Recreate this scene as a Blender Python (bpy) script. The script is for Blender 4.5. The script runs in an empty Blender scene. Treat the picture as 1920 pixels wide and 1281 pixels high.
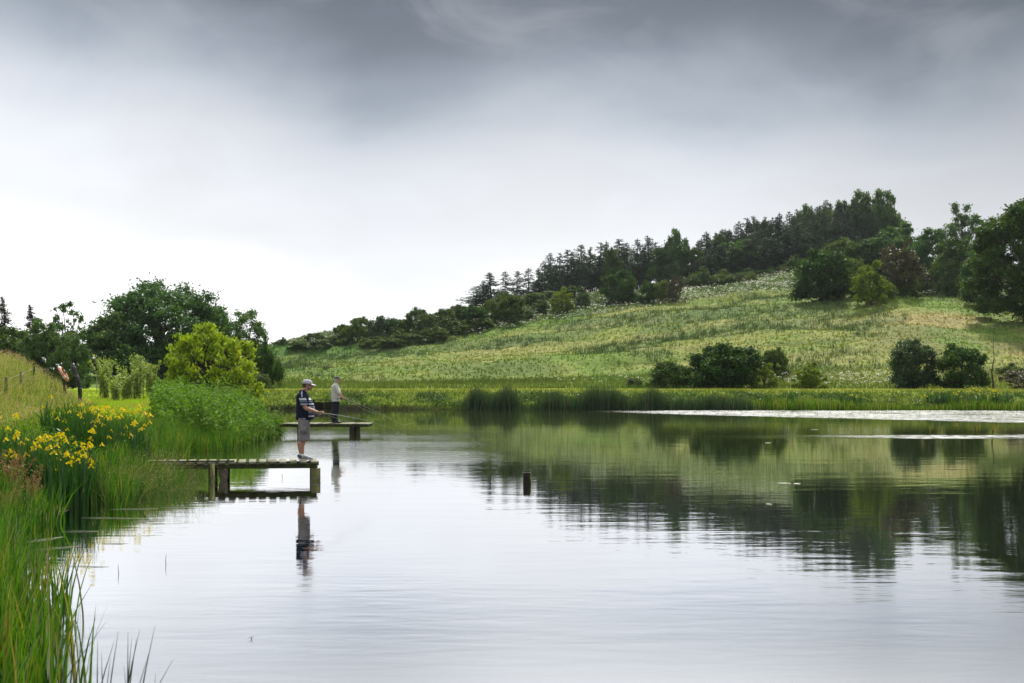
import bpy, math, random
import numpy as np
from mathutils import Vector, Matrix

R = math.radians
SC = bpy.context.scene
COL = SC.collection
F = 2133.0          # focal length in pixels of the 1920 wide picture
HV = 700.0          # row of the horizon
CZ = 2.27           # eye height above the water

# ------------------------------------------------------------------ camera
cam_d = bpy.data.cameras.new('camera')
cam = bpy.data.objects.new('camera', cam_d)
COL.objects.link(cam)
cam.location = (0, 0, CZ)
cam.rotation_euler = (R(90), 0, 0)
cam_d.sensor_width = 36
cam_d.lens = F / 1920 * 36
cam_d.shift_y = (HV - 640.5) / 1920
cam_d.clip_end = 3000
cam_d.dof.use_dof = True
cam_d.dof.focus_distance = 27
cam_d.dof.aperture_fstop = 4.5
SC.camera = cam

# ------------------------------------------------------------------ world
SUN_EL, SUN_AZ = 52.0, 12.0     # degrees; azimuth measured from +Y towards +X
W = bpy.data.worlds.new('World')
SC.world = W
W.use_nodes = True
nt = W.node_tree
for n in list(nt.nodes):
    nt.nodes.remove(n)


class G:
    """short-hand for building node graphs"""
    def __init__(s, tree):
        s.t = tree

    def n(s, typ, **kw):
        nd = s.t.nodes.new(typ)
        for k, v in kw.items():
            setattr(nd, k, v)
        return nd

    def l(s, a, b):
        s.t.links.new(a, b)

    def put(s, sock, v):
        if hasattr(v, 'is_output') or isinstance(v, bpy.types.NodeSocket):
            s.l(v, sock)
        else:
            sock.default_value = v

    def m(s, op, a, b=0.0, c=0.0, clamp=False):
        nd = s.n('ShaderNodeMath', operation=op, use_clamp=clamp)
        s.put(nd.inputs[0], a)
        s.put(nd.inputs[1], b)
        s.put(nd.inputs[2], c)
        return nd.outputs[0]

    def mr(s, v, a, b, c=0.0, d=1.0, smooth=True):
        nd = s.n('ShaderNodeMapRange', interpolation_type='SMOOTHSTEP' if smooth else 'LINEAR')
        s.put(nd.inputs[0], v)
        for i, x in enumerate((a, b, c, d)):
            s.put(nd.inputs[i + 1], x)
        return nd.outputs[0]

    def mix(s, f, a, b, blend='MIX'):
        nd = s.n('ShaderNodeMix', data_type='RGBA', blend_type=blend)
        s.put(nd.inputs[0], f)
        s.put(nd.inputs[6], a)
        s.put(nd.inputs[7], b)
        return nd.outputs[2]

    def noise(s, vec, scale, detail=3.0, rough=0.5, dist=0.0, dims='3D'):
        nd = s.n('ShaderNodeTexNoise', noise_dimensions=dims)
        if vec is not None:
            s.l(vec, nd.inputs['Vector'])
        nd.inputs['Scale'].default_value = scale
        nd.inputs['Detail'].default_value = detail
        nd.inputs['Roughness'].default_value = rough
        nd.inputs['Distortion'].default_value = dist
        return nd.outputs[0]

    def mapping(s, vec, loc=(0, 0, 0), rot=(0, 0, 0), scale=(1, 1, 1)):
        nd = s.n('ShaderNodeMapping')
        s.l(vec, nd.inputs[0])
        nd.inputs[1].default_value = loc
        nd.inputs[2].default_value = rot
        nd.inputs[3].default_value = scale
        return nd.outputs[0]

    def ramp(s, f, stops, interp='LINEAR'):
        nd = s.n('ShaderNodeValToRGB')
        cr = nd.color_ramp
        cr.interpolation = interp
        while len(cr.elements) < len(stops):
            cr.elements.new(0.5)
        for e, (p, c) in zip(cr.elements, stops):
            e.position = p
            e.color = (*c, 1)
        s.put(nd.inputs[0], f)
        return nd.outputs[0]


def srgb(r, g, b):
    f = lambda c: (c / 255) / 12.92 if c / 255 <= 0.04045 else ((c / 255 + 0.055) / 1.055) ** 2.4
    return (f(r), f(g), f(b))


EXPO = 0.55
K = 2 ** -EXPO
g = G(nt)
out = g.n('ShaderNodeOutputWorld')
bg = g.n('ShaderNodeBackground')
bg.inputs[1].default_value = 0.1
g.l(bg.outputs[0], out.inputs[0])
sky = g.n('ShaderNodeTexSky', sky_type='NISHITA')
sky.sun_disc = False
sky.sun_elevation = R(SUN_EL)
sky.sun_rotation = R(SUN_AZ)
tc = g.n('ShaderNodeTexCoord').outputs['Generated']
sep = g.n('ShaderNodeSeparateXYZ')
g.l(tc, sep.inputs[0])
dx, dy, dz = sep.outputs
hor = g.m('SQRT', g.m('ADD', g.m('MULTIPLY', dx, dx), g.m('MULTIPLY', dy, dy)))
el = g.m('DIVIDE', dz, g.m('MAXIMUM', hor, 0.02))        # tangent of the elevation
az = g.m('ARCTAN2', dx, dy)
# cloud deck coordinates: stretched towards the horizon like a real layer
inv = g.m('DIVIDE', 1.0, g.m('ADD', g.m('ABSOLUTE', dz), 0.16))
cv = g.n('ShaderNodeCombineXYZ')
g.l(g.m('MULTIPLY', dx, inv), cv.inputs[0])
g.l(g.m('MULTIPLY', dy, inv), cv.inputs[1])
av = g.n('ShaderNodeCombineXYZ')
g.l(az, av.inputs[0])
g.l(el, av.inputs[1])
n_big = g.noise(g.mapping(cv.outputs[0], (3.1, 1.7, 0), (0, 0, 0.5), (0.9, 1.3, 1)), 1.5, 2, 0.45)
n_mid = g.noise(g.mapping(av.outputs[0], (1.3, 0.2, 0), (0, 0, 0.75), (3.4, 6.2, 1)), 1.5, 5, 0.52, 0.35)
n_wisp = g.noise(g.mapping(av.outputs[0], (7.3, 2.2, 0), (0, 0, 0.55), (5.0, 11.0, 1)), 1.3, 5, 0.55, 0.5)
wob = g.m('ADD', g.m('MULTIPLY', g.m('SUBTRACT', n_big, 0.5), 0.05),
          g.m('MULTIPLY', g.m('SUBTRACT', n_mid, 0.5), 0.17))
# the dark cloud base reaches lower towards the right of the view
tilt = g.m('MULTIPLY', g.mr(az, -0.5, 0.5, -1, 1, False), 0.022)


def bell(v, c, w):
    q = g.m('DIVIDE', g.m('SUBTRACT', v, c), w)
    return g.m('EXPONENT', g.m('MULTIPLY', g.m('MULTIPLY', q, q), -1.0))


# a brighter thinning of the cloud to the west, a darker tongue beside it
tongue = g.m('SUBTRACT', g.m('MULTIPLY', bell(az, -0.12, 0.10), 0.030), g.m('MULTIPLY', bell(az, -0.46, 0.12), 0.028))
e2 = g.m('ADD', g.m('ADD', g.m('ADD', el, wob), tilt), tongue)


def sc(r_, g_, b_, k=1.0):
    return tuple(c * K * k for c in srgb(r_, g_, b_))


stops = [(0.0, sc(255, 255, 255, 1.5)), (0.045, sc(254, 254, 255, 1.35)), (0.085, sc(252, 253, 255, 1.06)), (0.12, sc(247, 249, 253)),
         (0.155, sc(241, 243, 248)), (0.19, sc(228, 232, 239)), (0.225, sc(203, 209, 218)),
         (0.255, sc(174, 183, 194)), (0.285, sc(146, 155, 166)), (0.32, sc(116, 124, 134)), (0.355, sc(110, 117, 128)),
         (0.45, sc(118, 126, 138)), (1.0, sc(150, 156, 166))]
cloud = g.ramp(g.m('MAXIMUM', e2, 0.0), stops, 'B_SPLINE')
wf = g.m('MULTIPLY', g.mr(n_wisp, 0.5, 0.78), g.mr(el, 0.16, 0.26))
cloud = g.mix(g.m('MULTIPLY', wf, 0.38), cloud, (*sc(190, 194, 202), 1))
cloud = g.mix(1.0, cloud, g.m('SUBTRACT', 1.0, g.m('MULTIPLY', g.mr(az, 0.05, 0.5), 0.26)), 'MULTIPLY')
lum = g.mr(n_mid, 0.3, 0.7, 0.88, 1.12)
cloud = g.mix(g.mr(el, 0.03, 0.17), cloud, g.mix(1.0, cloud, lum, 'MULTIPLY'))
# overcast overhead, brightened above the view to lighten the near water
cloud = g.mix(g.mr(el, 0.325, 0.44), cloud, (*sc(242, 245, 249), 1))
# below the horizon: a plain pale ground haze
cloud10 = g.n('ShaderNodeVectorMath', operation='SCALE')
g.l(cloud, cloud10.inputs[0])
cloud10.inputs[3].default_value = 10.0
skymix = g.mix(0.97, sky.outputs[0], cloud10.outputs[0])
g.l(skymix, bg.inputs[0])

# ------------------------------------------------------------------ sun
sd_ = bpy.data.lights.new('sun', 'SUN')
sd_.energy = 4.2
sd_.angle = R(6)
sd_.color = (1.0, 0.95, 0.86)
sun = bpy.data.objects.new('sun', sd_)
COL.objects.link(sun)
sdir = Vector((math.cos(R(SUN_EL)) * math.sin(R(SUN_AZ)), math.cos(R(SUN_EL)) * math.cos(R(SUN_AZ)), math.sin(R(SUN_EL))))
sun.rotation_euler = sdir.to_track_quat('Z', 'Y').to_euler()
sun.location = (20, 40, 60)

vs = SC.view_settings
vs.view_transform = 'Standard'
vs.look = 'None'
vs.exposure = EXPO
vs.gamma = 1
vs.use_curve_mapping = False
SC.render.engine = 'CYCLES'
cy = SC.cycles
cy.use_denoising = True
cy.max_bounces = 7
cy.diffuse_bounces = 2
cy.glossy_bounces = 3
cy.transmission_bounces = 3
cy.transparent_max_bounces = 6
cy.caustics_reflective = False
cy.caustics_refractive = False
cy.use_adaptive_sampling = True
cy.adaptive_threshold = 0.015


# ------------------------------------------------------------------ helpers
def tag(o, label=None, cat=None, group=None, kind=None):
    if label:
        o['label'] = label
    if cat:
        o['category'] = cat
    if group:
        o['group'] = group
    if kind:
        o['kind'] = kind
    return o


def empty(name, loc, rz=0.0, label=None, cat=None, group=None):
    o = bpy.data.objects.new(name, None)
    COL.objects.link(o)
    o.location = loc
    o.rotation_euler = (0, 0, rz)
    o.empty_display_size = 0.2
    return tag(o, label, cat, group)


def link(name, me, parent=None, mat=None):
    o = bpy.data.objects.new(name, me)
    COL.objects.link(o)
    o.parent = parent
    if mat is not None and not me.materials:
        me.materials.append(mat)
    return o


def copy_tree(o, parent=None):
    c = o.copy()
    COL.objects.link(c)
    c.parent = parent
    for ch in list(o.children):
        copy_tree(ch, c)
    return c


def npmesh(name, V, faces, col=None, smooth=False):
    """faces: list of (M,k) integer arrays; col: (N,3) per-vertex colour"""
    me = bpy.data.meshes.new(name)
    V = np.asarray(V, np.float32)
    me.vertices.add(len(V))
    me.vertices.foreach_set('co', V.ravel())
    faces = [np.asarray(f, np.int32) for f in faces if len(f)]
    loops = np.concatenate([f.ravel() for f in faces])
    cnt = np.concatenate([np.full(len(f), f.shape[1], np.int32) for f in faces])
    st = np.concatenate([[0], np.cumsum(cnt)[:-1]]).astype(np.int32)
    me.loops.add(len(loops))
    me.loops.foreach_set('vertex_index', loops)
    me.polygons.add(len(cnt))
    me.polygons.foreach_set('loop_start', st)
    me.polygons.foreach_set('loop_total', cnt)
    if smooth:
        me.polygons.foreach_set('use_smooth', np.ones(len(cnt), bool))
    me.update(calc_edges=True)
    if col is not None:
        a = me.color_attributes.new('Col', 'FLOAT_COLOR', 'POINT')
        c4 = np.ones((len(V), 4), np.float32)
        c4[:, :3] = col
        a.data.foreach_set('color', c4.ravel())
    me.validate()
    return me


class MB:
    """collects simple solids, then builds one mesh"""
    def __init__(s):
        s.V, s.Q, s.n = [], {}, 0

    def add(s, V, faces):
        V = np.asarray(V, float)
        s.V.append(V)
        for f in faces:
            s.Q.setdefault(len(f), []).append([i + s.n for i in f])
        s.n += len(V)

    def box(s, c, size, rot=None, jitter=0.0, rng=None):
        hx, hy, hz = [v / 2 for v in size]
        b = min(hx, hy, hz) * 0.12
        V = []
        for z in (-hz, -hz + b, hz - b, hz):
            i = b if abs(z) == hz else 0
            for x, y in ((-hx + i, -hy + i), (hx - i, -hy + i), (hx - i, hy - i), (-hx + i, hy - i)):
                V.append((x, y, z))
        V = np.array(V)
        if jitter and rng is not None:
            V = V + rng.normal(0, jitter, V.shape)
        if rot is not None:
            V = V @ np.array(rot.to_3x3() if hasattr(rot, 'to_3x3') else rot).T
        V = V + np.array(c)
        f = [(3, 2, 1, 0), (12, 13, 14, 15)]
        for k in range(3):
            for j in range(4):
                a, b2 = k * 4 + j, k * 4 + (j + 1) % 4
                f.append((a, b2, b2 + 4, a + 4))
        s.add(V, f)

    def tube(s, pts, rad, sides=8, cap=True, ell=None):
        pts = [np.array(p, float) for p in pts]
        n = len(pts)
        if not hasattr(rad, '__len__'):
            rad = [rad] * n
        V = []
        up = None
        for i, p in enumerate(pts):
            t = pts[min(i + 1, n - 1)] - pts[max(i - 1, 0)]
            t = t / (np.linalg.norm(t) + 1e-9)
            if up is None:
                up = np.array((0, 0, 1.0)) if abs(t[2]) < 0.9 else np.array((0, 1.0, 0))
            a = np.cross(t, up)
            a /= np.linalg.norm(a) + 1e-9
            b = np.cross(a, t)
            up = b
            r = rad[i]
            ra, rb = (r, r) if not hasattr(r, '__len__') else r
            for k in range(sides):
                w = 2 * math.pi * k / sides
                V.append(p + a * math.cos(w) * ra + b * math.sin(w) * rb)
        f = []
        for i in range(n - 1):
            for k in range(sides):
                k2 = (k + 1) % sides
                f.append((i * sides + k, i * sides + k2, (i + 1) * sides + k2, (i + 1) * sides + k))
        if cap:
            f.append(tuple(range(sides))[::-1])
            f.append(tuple((n - 1) * sides + k for k in range(sides)))
        s.add(V, f)

    def ell(s, c, r, rings=8, sides=12, rot=None):
        V = [(0, 0, -1)]
        for i in range(1, rings):
            ph = math.pi * i / rings
            for k in range(sides):
                w = 2 * math.pi * k / sides
                V.append((math.sin(ph) * math.cos(w), math.sin(ph) * math.sin(w), -math.cos(ph)))
        V.append((0, 0, 1))
        V = np.array(V) * np.array(r)
        if rot is not None:
            V = V @ np.array(rot).T
        V = V + np.array(c)
        f = []
        for k in range(sides):
            f.append((0, 1 + (k + 1) % sides, 1 + k))
            e = 1 + (rings - 2) * sides
            f.append((e + k, e + (k + 1) % sides, len(V) - 1))
        for i in range(rings - 2):
            for k in range(sides):
                a, b = 1 + i * sides + k, 1 + i * sides + (k + 1) % sides
                f.append((a, b, b + sides, a + sides))
        s.add(V, f)

    def torus(s, c, R_, r_, axis, n=40, m=10):
        ax = Vector(axis).normalized()
        M = np.array(ax.to_track_quat('Z', 'Y').to_matrix())
        V = []
        for i in range(n):
            a = 2 * math.pi * i / n
            for j in range(m):
                b = 2 * math.pi * j / m
                q = R_ + r_ * math.cos(b)
                V.append((q * math.cos(a), q * math.sin(a), r_ * math.sin(b)))
        V = np.array(V) @ M.T + np.array(c)
        f = []
        for i in range(n):
            for j in range(m):
                f.append((i * m + j, ((i + 1) % n) * m + j, ((i + 1) % n) * m + (j + 1) % m, i * m + (j + 1) % m))
        s.add(V, f)

    def mesh(s, name, smooth=False, col=None):
        V = np.concatenate(s.V)
        if col is not None:
            col = col(V)
        return npmesh(name, V, [np.array(q) for q in s.Q.values()], col, smooth)

    def build(s, name, mat, parent=None, smooth=False, col=None):
        return link(name, s.mesh(name, smooth, col), parent, mat)


# ---- value noise in numpy
def _h(ix, iy, s):
    n = (ix.astype(np.int64) * 374761393 + iy.astype(np.int64) * 668265263 + s * 1442695041) & 0xffffffff
    n = ((n ^ (n >> 13)) * 1274126177) & 0xffffffff
    n = (n ^ (n >> 16)) & 0xffffffff
    return n / 4294967295.0


def vnoise(x, y, s=0):
    ix, iy = np.floor(x), np.floor(y)
    fx, fy = x - ix, y - iy
    fx, fy = fx * fx * (3 - 2 * fx), fy * fy * (3 - 2 * fy)
    ix, iy = ix.astype(np.int64), iy.astype(np.int64)
    return (_h(ix, iy, s) * (1 - fx) + _h(ix + 1, iy, s) * fx) * (1 - fy) + (_h(ix, iy + 1, s) * (1 - fx) + _h(ix + 1, iy + 1, s) * fx) * fy


def fbm(x, y, s=0, o=4):
    a, t, w = 0, 0, 1.0
    for i in range(o):
        a = a + w * vnoise(x * 2 ** i + 17.3 * i, y * 2 ** i - 9.1 * i, s + i)
        t += w
        w *= 0.55
    return a / t


def sstep(a, b, x):
    t = np.clip((x - a) / (b - a), 0, 1)
    return t * t * (3 - 2 * t)


# ------------------------------------------------------------------ terrain
XLy = [-60, 1, 8, 12, 15, 18, 22, 27, 32, 36, 42, 48, 55, 63, 69, 72, 80]
XLx = [-5, -3.6, -4.6, -6.2, -7.3, -7.3, -7.4, -8.2, -9.4, -9.6, -9.9, -10.9, -12.8, -16, -19, -20, -24]
XEy = [-60, 0, 10, 20, 32, 40, 50, 58, 75, 110]
XEx = [-9.8, -9.8, -10.4, -11.4, -13.9, -16.5, -18.5, -22.3, -30.5, -42]
CRu = np.array([-600, 200, 330, 400, 500, 600, 700, 850, 950, 1050, 1200, 1300, 1450, 1550, 1650, 1800, 1920, 2200, 3000])
CRv = np.array([697, 694, 684, 662, 650, 632, 619, 594, 573, 560, 540, 530, 514, 500, 478, 482, 495, 520, 560])
CRz = CZ + (HV - CRv) * 215 / F
CRt = (CRu - 960) / F


def xl(y):
    return np.interp(y, XLy, XLx) + 0.35 * (vnoise(y * 0.7, y * 0, 5) - 0.5)


def xe(y):
    return np.interp(y, XEy, XEx)


def yf(x):
    return 71.2 + 0.35 * (vnoise(x * 0.5, x * 0, 9) - 0.5)


def lake_d(x, y):
    """about the distance to the shoreline, positive over the water"""
    return np.minimum(np.minimum((x - xl(y)) * 0.93, yf(x) - y), np.minimum(y - 1.2, 52 - x))


def zter(x, y):
    x = np.asarray(x, float)
    y = np.asarray(y, float)
    d = lake_d(x, y)
    o = -d
    left = 0.22 * sstep(0, 0.5, o) + 0.63 * sstep(0.5, 3.0, o) + 1.45 * sstep(0.2, 3.8, xe(y) - x)
    dam = 0.35 * sstep(0, 0.25, o) + 0.8 * sstep(0.15, 2.6, o)
    w = sstep(60, 73, y)
    near = 0.6 * sstep(0, 1.0, o)
    z = left * (1 - w) + dam * w
    z = np.where(x > 0, np.where(y < 30, near, dam), z)
    z = z + 0.05 * (fbm(x * 0.8, y * 0.8, 31) - 0.5) * sstep(0, 1, o)
    t = x / np.maximum(y, 20)
    zc = np.interp(t, CRt, CRz)
    s = np.clip((y - 84) / 131.0, 0, 1)
    s = 0.90 * s + 0.10 * s * s * (3 - 2 * s)
    hill = np.maximum(zc - 1.15, 0) * s
    bump = (2.6 * (fbm(x * 0.035, y * 0.05, 41, 2) - 0.5) + 1.5 * (fbm(x * 0.11, y * 0.2, 42, 2) - 0.5)
            + 0.6 * (fbm(x * 0.45, y * 0.65, 43, 2) - 0.5))
    z = z + hill + bump * sstep(86, 100, y) * sstep(-60, -35, x)
    far = sstep(215, 330, y)
    z = z + far * 6 * sstep(0, .4, t)
    return np.where(d > 0, -np.minimum(1.3, d * 0.4) - 0.02, np.maximum(z, 0.02 * sstep(0, .1, o)))


def Z(x, y):
    return float(zter(np.array([x]), np.array([y]))[0])


def at(u, Y):
    """X of picture column u at distance Y"""
    return (u - 960) / F * Y


def ground_at(u, v, y0=72.5, y1=330):
    """where the sight line of pixel (u, v) first meets the ground beyond y0"""
    ys = np.arange(y0, y1, 0.4)
    xs = (u - 960) / F * ys
    zz = CZ + (HV - v) / F * ys
    hit = np.nonzero(zter(xs, ys) >= zz)[0]
    if len(hit) == 0:
        k = int(np.argmin(zz - zter(xs, ys)))
    else:
        k = hit[0]
    return float(xs[k]), float(ys[k]), Z(xs[k], ys[k])


# real ground colours by place (linear)
def mixc(a, b, f):
    return a * (1 - f[:, None]) + b * f[:, None]


def C(*c):
    return np.array([c])


def albedo(x, y):
    n1 = fbm(x * 0.035, y * 0.030, 11, 4)
    n2 = fbm(x * 0.16, y * 0.11, 12, 4)
    n3 = fbm(x * 0.085, y * 0.075, 13, 3)
    t = x / np.maximum(y, 20)
    base = mixc(C(.150, .215, .040), C(.215, .26, .055), sstep(.36, .62, n2))
    base = mixc(base, C(.30, .29, .095), sstep(.50, .66, n1) * 0.42 * sstep(.4,.6,fbm(x * .3, y * .2, 19, 3)))
    gm = (1 - sstep(.05, .13, np.abs(t - .22))) * sstep(122, 134, y) * (1 - sstep(160, 170, y)) * sstep(.38, .55, n2)
    base = mixc(base, C(.085, .175, .03), gm * .75)
    straw = sstep(.27, .36, t) * sstep(95, 102, y) * (1 - sstep(118, 134, y)) * sstep(.28, .44, fbm(x * .05, y * .12, 23, 3))
    base = mixc(base, C(.36, .31, .13), np.clip(straw, 0, 1) * .95)
    rush = sstep(.55, .62, n3) * sstep(92, 110, y)
    base = mixc(base, C(.11, .155, .055), rush * .6)
    n4 = fbm(x * 0.05, y * 0.26, 27, 4)
    base = mixc(base, C(.10, .155, .04), sstep(.53, .60, n4) * .6)
    base = mixc(base, C(.29, .285, .10), sstep(.57, .64, 1 - n4) * .5)
    green = sstep(.50, .60, 1 - n1) * sstep(.42, .55, n2)
    base = mixc(base, C(.11, .23, .03), green * .6)
    gl = sstep(-.08, -.13, -np.abs(t + .15)) * sstep(120, 140, y) * (1 - sstep(165, 180, y))
    gl = (1 - sstep(.05, .11, np.abs(t + .165))) * sstep(125, 140, y)
    base = mixc(base, C(.09, .19, .035), gl * sstep(.35, .55, n2) * .85)
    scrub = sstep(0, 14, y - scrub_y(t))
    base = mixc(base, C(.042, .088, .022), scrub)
    pars = (1 - sstep(.05, .10, np.abs(t - .20))) * scrub
    base = mixc(base, C(.14, .21, .07), pars * .6)
    flat = (1 - sstep(84, 90, y))
    base = mixc(base, C(.20, .27, .04), flat)
    strip = flat * sstep(73.2, 73.8, y) * (1 - sstep(80, 83, y))
    base = mixc(base, C(.31, .34, .065), strip * .8)
    bank = sstep(0, -.2, lake_d(x, y) * 1.0) * (1 - sstep(73.0, 73.6, y)) * sstep(69, 70.5, y)
    base = mixc(base, mixc(C(.070, .13, .018), C(.175, .24, .03), sstep(.4, .6, fbm(x * .9, y * 1.4, 72, 3))), bank)
    o = -lake_d(x, y)
    mud = (1 - sstep(.05, .22, o - .35 * (fbm(x * .6, y * .6, 71, 3) - .5)))
    base = mixc(base, C(.035, .030, .018), mud)
    lp = x - xe(y)
    path = sstep(-.1, .7, lp) * (1 - sstep(7.2, 8.2, lp)) * (y < 84) * (x < -7) * sstep(1.4, 2.2, o)
    base = mixc(base, C(.30, .43, .025), path * .9)
    base = mixc(base, C(.34, .30, .08), path * sstep(.56, .66, fbm(x * .7, y * .35, 77, 3)) * .6)
    lb = (y < 66) * (x < -3) * (lp < .3)
    base = mixc(base, C(.17, .19, .06), lb * .8)
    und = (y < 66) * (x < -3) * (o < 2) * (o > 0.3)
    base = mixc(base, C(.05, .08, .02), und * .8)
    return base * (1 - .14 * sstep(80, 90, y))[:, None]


def scrub_y(t):
    """distance at which the pasture gives way to the scrub under the trees"""
    return np.interp(t, [-.35, -.22, -.12, -.03, .02, .06, .11, .15, .22, .26, .30, .36, .42, .6],
                     [160, 158, 160, 151, 158, 160, 163, 168, 173, 168, 158, 152, 148, 146])


# ------------------------------------------------------------------ materials
def newmat(name):
    m = bpy.data.materials.new(name)
    m.use_nodes = True
    for n in list(m.node_tree.nodes):
        m.node_tree.nodes.remove(n)
    gg = G(m.node_tree)
    return m, gg, gg.n('ShaderNodeOutputMaterial')


def principled(gg, color, rough=0.7, spec=0.3, metal=0.0, normal=None):
    p = gg.n('ShaderNodeBsdfPrincipled')
    gg.put(p.inputs['Base Color'], color if isinstance(color, bpy.types.NodeSocket) else (*color[:3], 1))
    gg.put(p.inputs['Roughness'], rough)
    p.inputs['Specular IOR Level'].default_value = spec
    p.inputs['Metallic'].default_value = metal
    if normal is not None:
        gg.l(normal, p.inputs['Normal'])
    return p.outputs[0]


def bump(gg, h, strength=0.4, dist=0.02):
    b = gg.n('ShaderNodeBump')
    b.inputs['Strength'].default_value = strength
    b.inputs['Distance'].default_value = dist
    gg.l(h, b.inputs['Height'])
    return b.outputs[0]


def simple(name, c, c2=None, rough=0.7, spec=0.3, metal=0.0, scale=20.0, bs=0.25, stretch=(1, 1, 1)):
    m, gg, o = newmat(name)
    vec = gg.mapping(gg.n('ShaderNodeTexCoord').outputs['Object'], scale=stretch)
    n = gg.noise(vec, scale, 5, 0.6)
    col = gg.mix(gg.mr(n, 0.32, 0.68), (*c, 1), (*(c2 or tuple(x * .7 for x in c)), 1))
    gg.l(principled(gg, col, rough, spec, metal, bump(gg, n, bs, 0.01)), o.inputs[0])
    return m


def leafmat(name, c1, c2, c3=None, trans=0.35, rough=0.55, spec=0.25, tcol=None, obvar=0.15):
    """leaf: colour varies with the per-leaf attribute, a slow noise and from plant to plant"""
    m, gg, o = newmat(name)
    at_ = gg.n('ShaderNodeAttribute', attribute_name='Col')
    sp = gg.n('ShaderNodeSeparateColor')
    gg.l(at_.outputs['Color'], sp.inputs[0])
    col = gg.mix(sp.outputs[0], (*c1, 1), (*c2, 1))
    if c3 is not None:
        col = gg.mix(gg.mr(sp.outputs[1], 0.80, 0.97), col, (*c3, 1))
    oi = gg.n('ShaderNodeObjectInfo')
    hs = gg.n('ShaderNodeHueSaturation')
    gg.l(gg.mr(oi.outputs['Random'], 0, 1, 0.5 - obvar * .12, 0.5 + obvar * .12, False), hs.inputs['Hue'])
    gg.l(gg.mr(oi.outputs['Random'], 0, 1, 1 + obvar, 1 - obvar, False), hs.inputs['Value'])
    gg.l(col, hs.inputs['Color'])
    col = hs.outputs[0]
    p = principled(gg, col, rough, spec)
    tr = gg.n('ShaderNodeBsdfTranslucent')
    tcc = gg.mix(1.0, col, (*(tcol or (1.5, 1.45, .6)), 1), 'MULTIPLY')
    gg.l(tcc, tr.inputs[0])
    mx = gg.n('ShaderNodeMixShader')
    mx.inputs[0].default_value = trans
    gg.l(p, mx.inputs[1])
    gg.l(tr.outputs[0], mx.inputs[2])
    gg.l(mx.outputs[0], o.inputs[0])
    return m


def colmat(name, rough=0.7, spec=0.3, trans=0.0, nscale=0, nstr=0.35, bs=0.0):
    """colour straight from the attribute, broken up by noise"""
    m, gg, o = newmat(name)
    col = gg.n('ShaderNodeAttribute', attribute_name='Col').outputs['Color']
    vec = gg.n('ShaderNodeTexCoord').outputs['Object']
    nrm = None
    if nscale:
        n = gg.noise(vec, nscale, 5, 0.65)
        col = gg.mix(1.0, col, gg.mr(n, 0.25, 0.75, 1 - nstr, 1 + nstr), 'MULTIPLY')
        if bs:
            nrm = bump(gg, n, bs, 0.2)
    p = principled(gg, col, rough, spec, 0, nrm)
    if trans:
        tr = gg.n('ShaderNodeBsdfTranslucent')
        gg.l(gg.mix(1.0, col, (1.35, 1.3, .7, 1), 'MULTIPLY'), tr.inputs[0])
        mx = gg.n('ShaderNodeMixShader')
        mx.inputs[0].default_value = trans
        gg.l(p, mx.inputs[1])
        gg.l(tr.outputs[0], mx.inputs[2])
        p = mx.outputs[0]
    gg.l(p, o.inputs[0])
    return m


M = {}
M['ground'] = colmat('ground_soil_and_turf', 0.9, 0.1, 0, 2.2, 0.4, 0.8)
M['tuft'] = colmat('pasture_grass', 0.85, 0.05, 0.16)
M['blade'] = leafmat('reed_blade', (.018, .065, .006), (.115, .25, .013), (.30, .24, .08), 0.34, 0.5, 0.2)
M['dblade'] = leafmat('dark_reed_blade', (.010, .034, .010), (.02, .05, .014), None, 0.06, 0.4, 0.4)
M['straw'] = leafmat('seeding_grass', (.065, .145, .018), (.235, .30, .065), (.40, .34, .17), 0.4, 0.6, 0.2)
M['sedge'] = leafmat('sedge', (.035, .085, .022), (.09, .17, .045), (.20, .22, .09), 0.3, 0.6, 0.15)
M['bulrush'] = leafmat('bulrush', (.022, .055, .022), (.055, .11, .038), (.17, .16, .08), 0.25, 0.45, 0.3)
M['iris'] = leafmat('iris_leaf', (.018, .062, .012), (.045, .125, .016), None, 0.28, 0.36, 0.45)
M['petal'] = leafmat('iris_petal', (.80, .62, .012), (.86, .72, .02), None, 0.3, 0.5, 0.2, (1.0, 1.0, .4), 0)
M['white'] = leafmat('white_blossom', (.55, .56, .46), (.78, .78, .70), None, 0.3, 0.6, 0.2, (1, 1, .9))
M['dock'] = leafmat('dock_seed', (.21, .12, .06), (.31, .19, .10), None, 0.2, 0.7, 0.2)
M['nettle'] = leafmat('nettle_leaf', (.03, .095, .010), (.15, .28, .03), (.26, .34, .08), 0.38, 0.6, 0.15)
M['ash'] = leafmat('ash_leaf', (.033, .085, .030), (.083, .165, .044), (.13, .21, .06), 0.28, 0.55, 0.15)
M['maple'] = leafmat('yellow_green_leaf', (.14, .255, .012), (.33, .455, .02), (.42, .44, .03), 0.42, 0.55, 0.15, (1.25, 1.1, .5), .0)
M['hawthorn'] = leafmat('hawthorn_leaf', (.030, .066, .015), (.075, .135, .024), (.15, .21, .03), 0.26, 0.6, 0.12, None, .25)
M['thorn_bright'] = leafmat('bright_hawthorn_leaf', (.07, .12, .014), (.17, .23, .02), (.28, .29, .03), 0.32, 0.6, 0.12, None, .1)
M['copper'] = leafmat('bronze_leaf', (.042, .042, .022), (.078, .074, .032), (.10, .11, .04), 0.22, 0.5, 0.3, None, .15)
M['rowan'] = leafmat('rowan_leaf', (.026, .060, .026), (.065, .115, .046), (.11, .16, .08), 0.24, 0.55, 0.15, None, .1)
M['pine'] = leafmat('pine_needles', (.026, .056, .034), (.058, .098, .048), (.09, .075, .045), 0.2, 0.7, 0.1, (1.1, 1.2, .8), .3)
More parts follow.
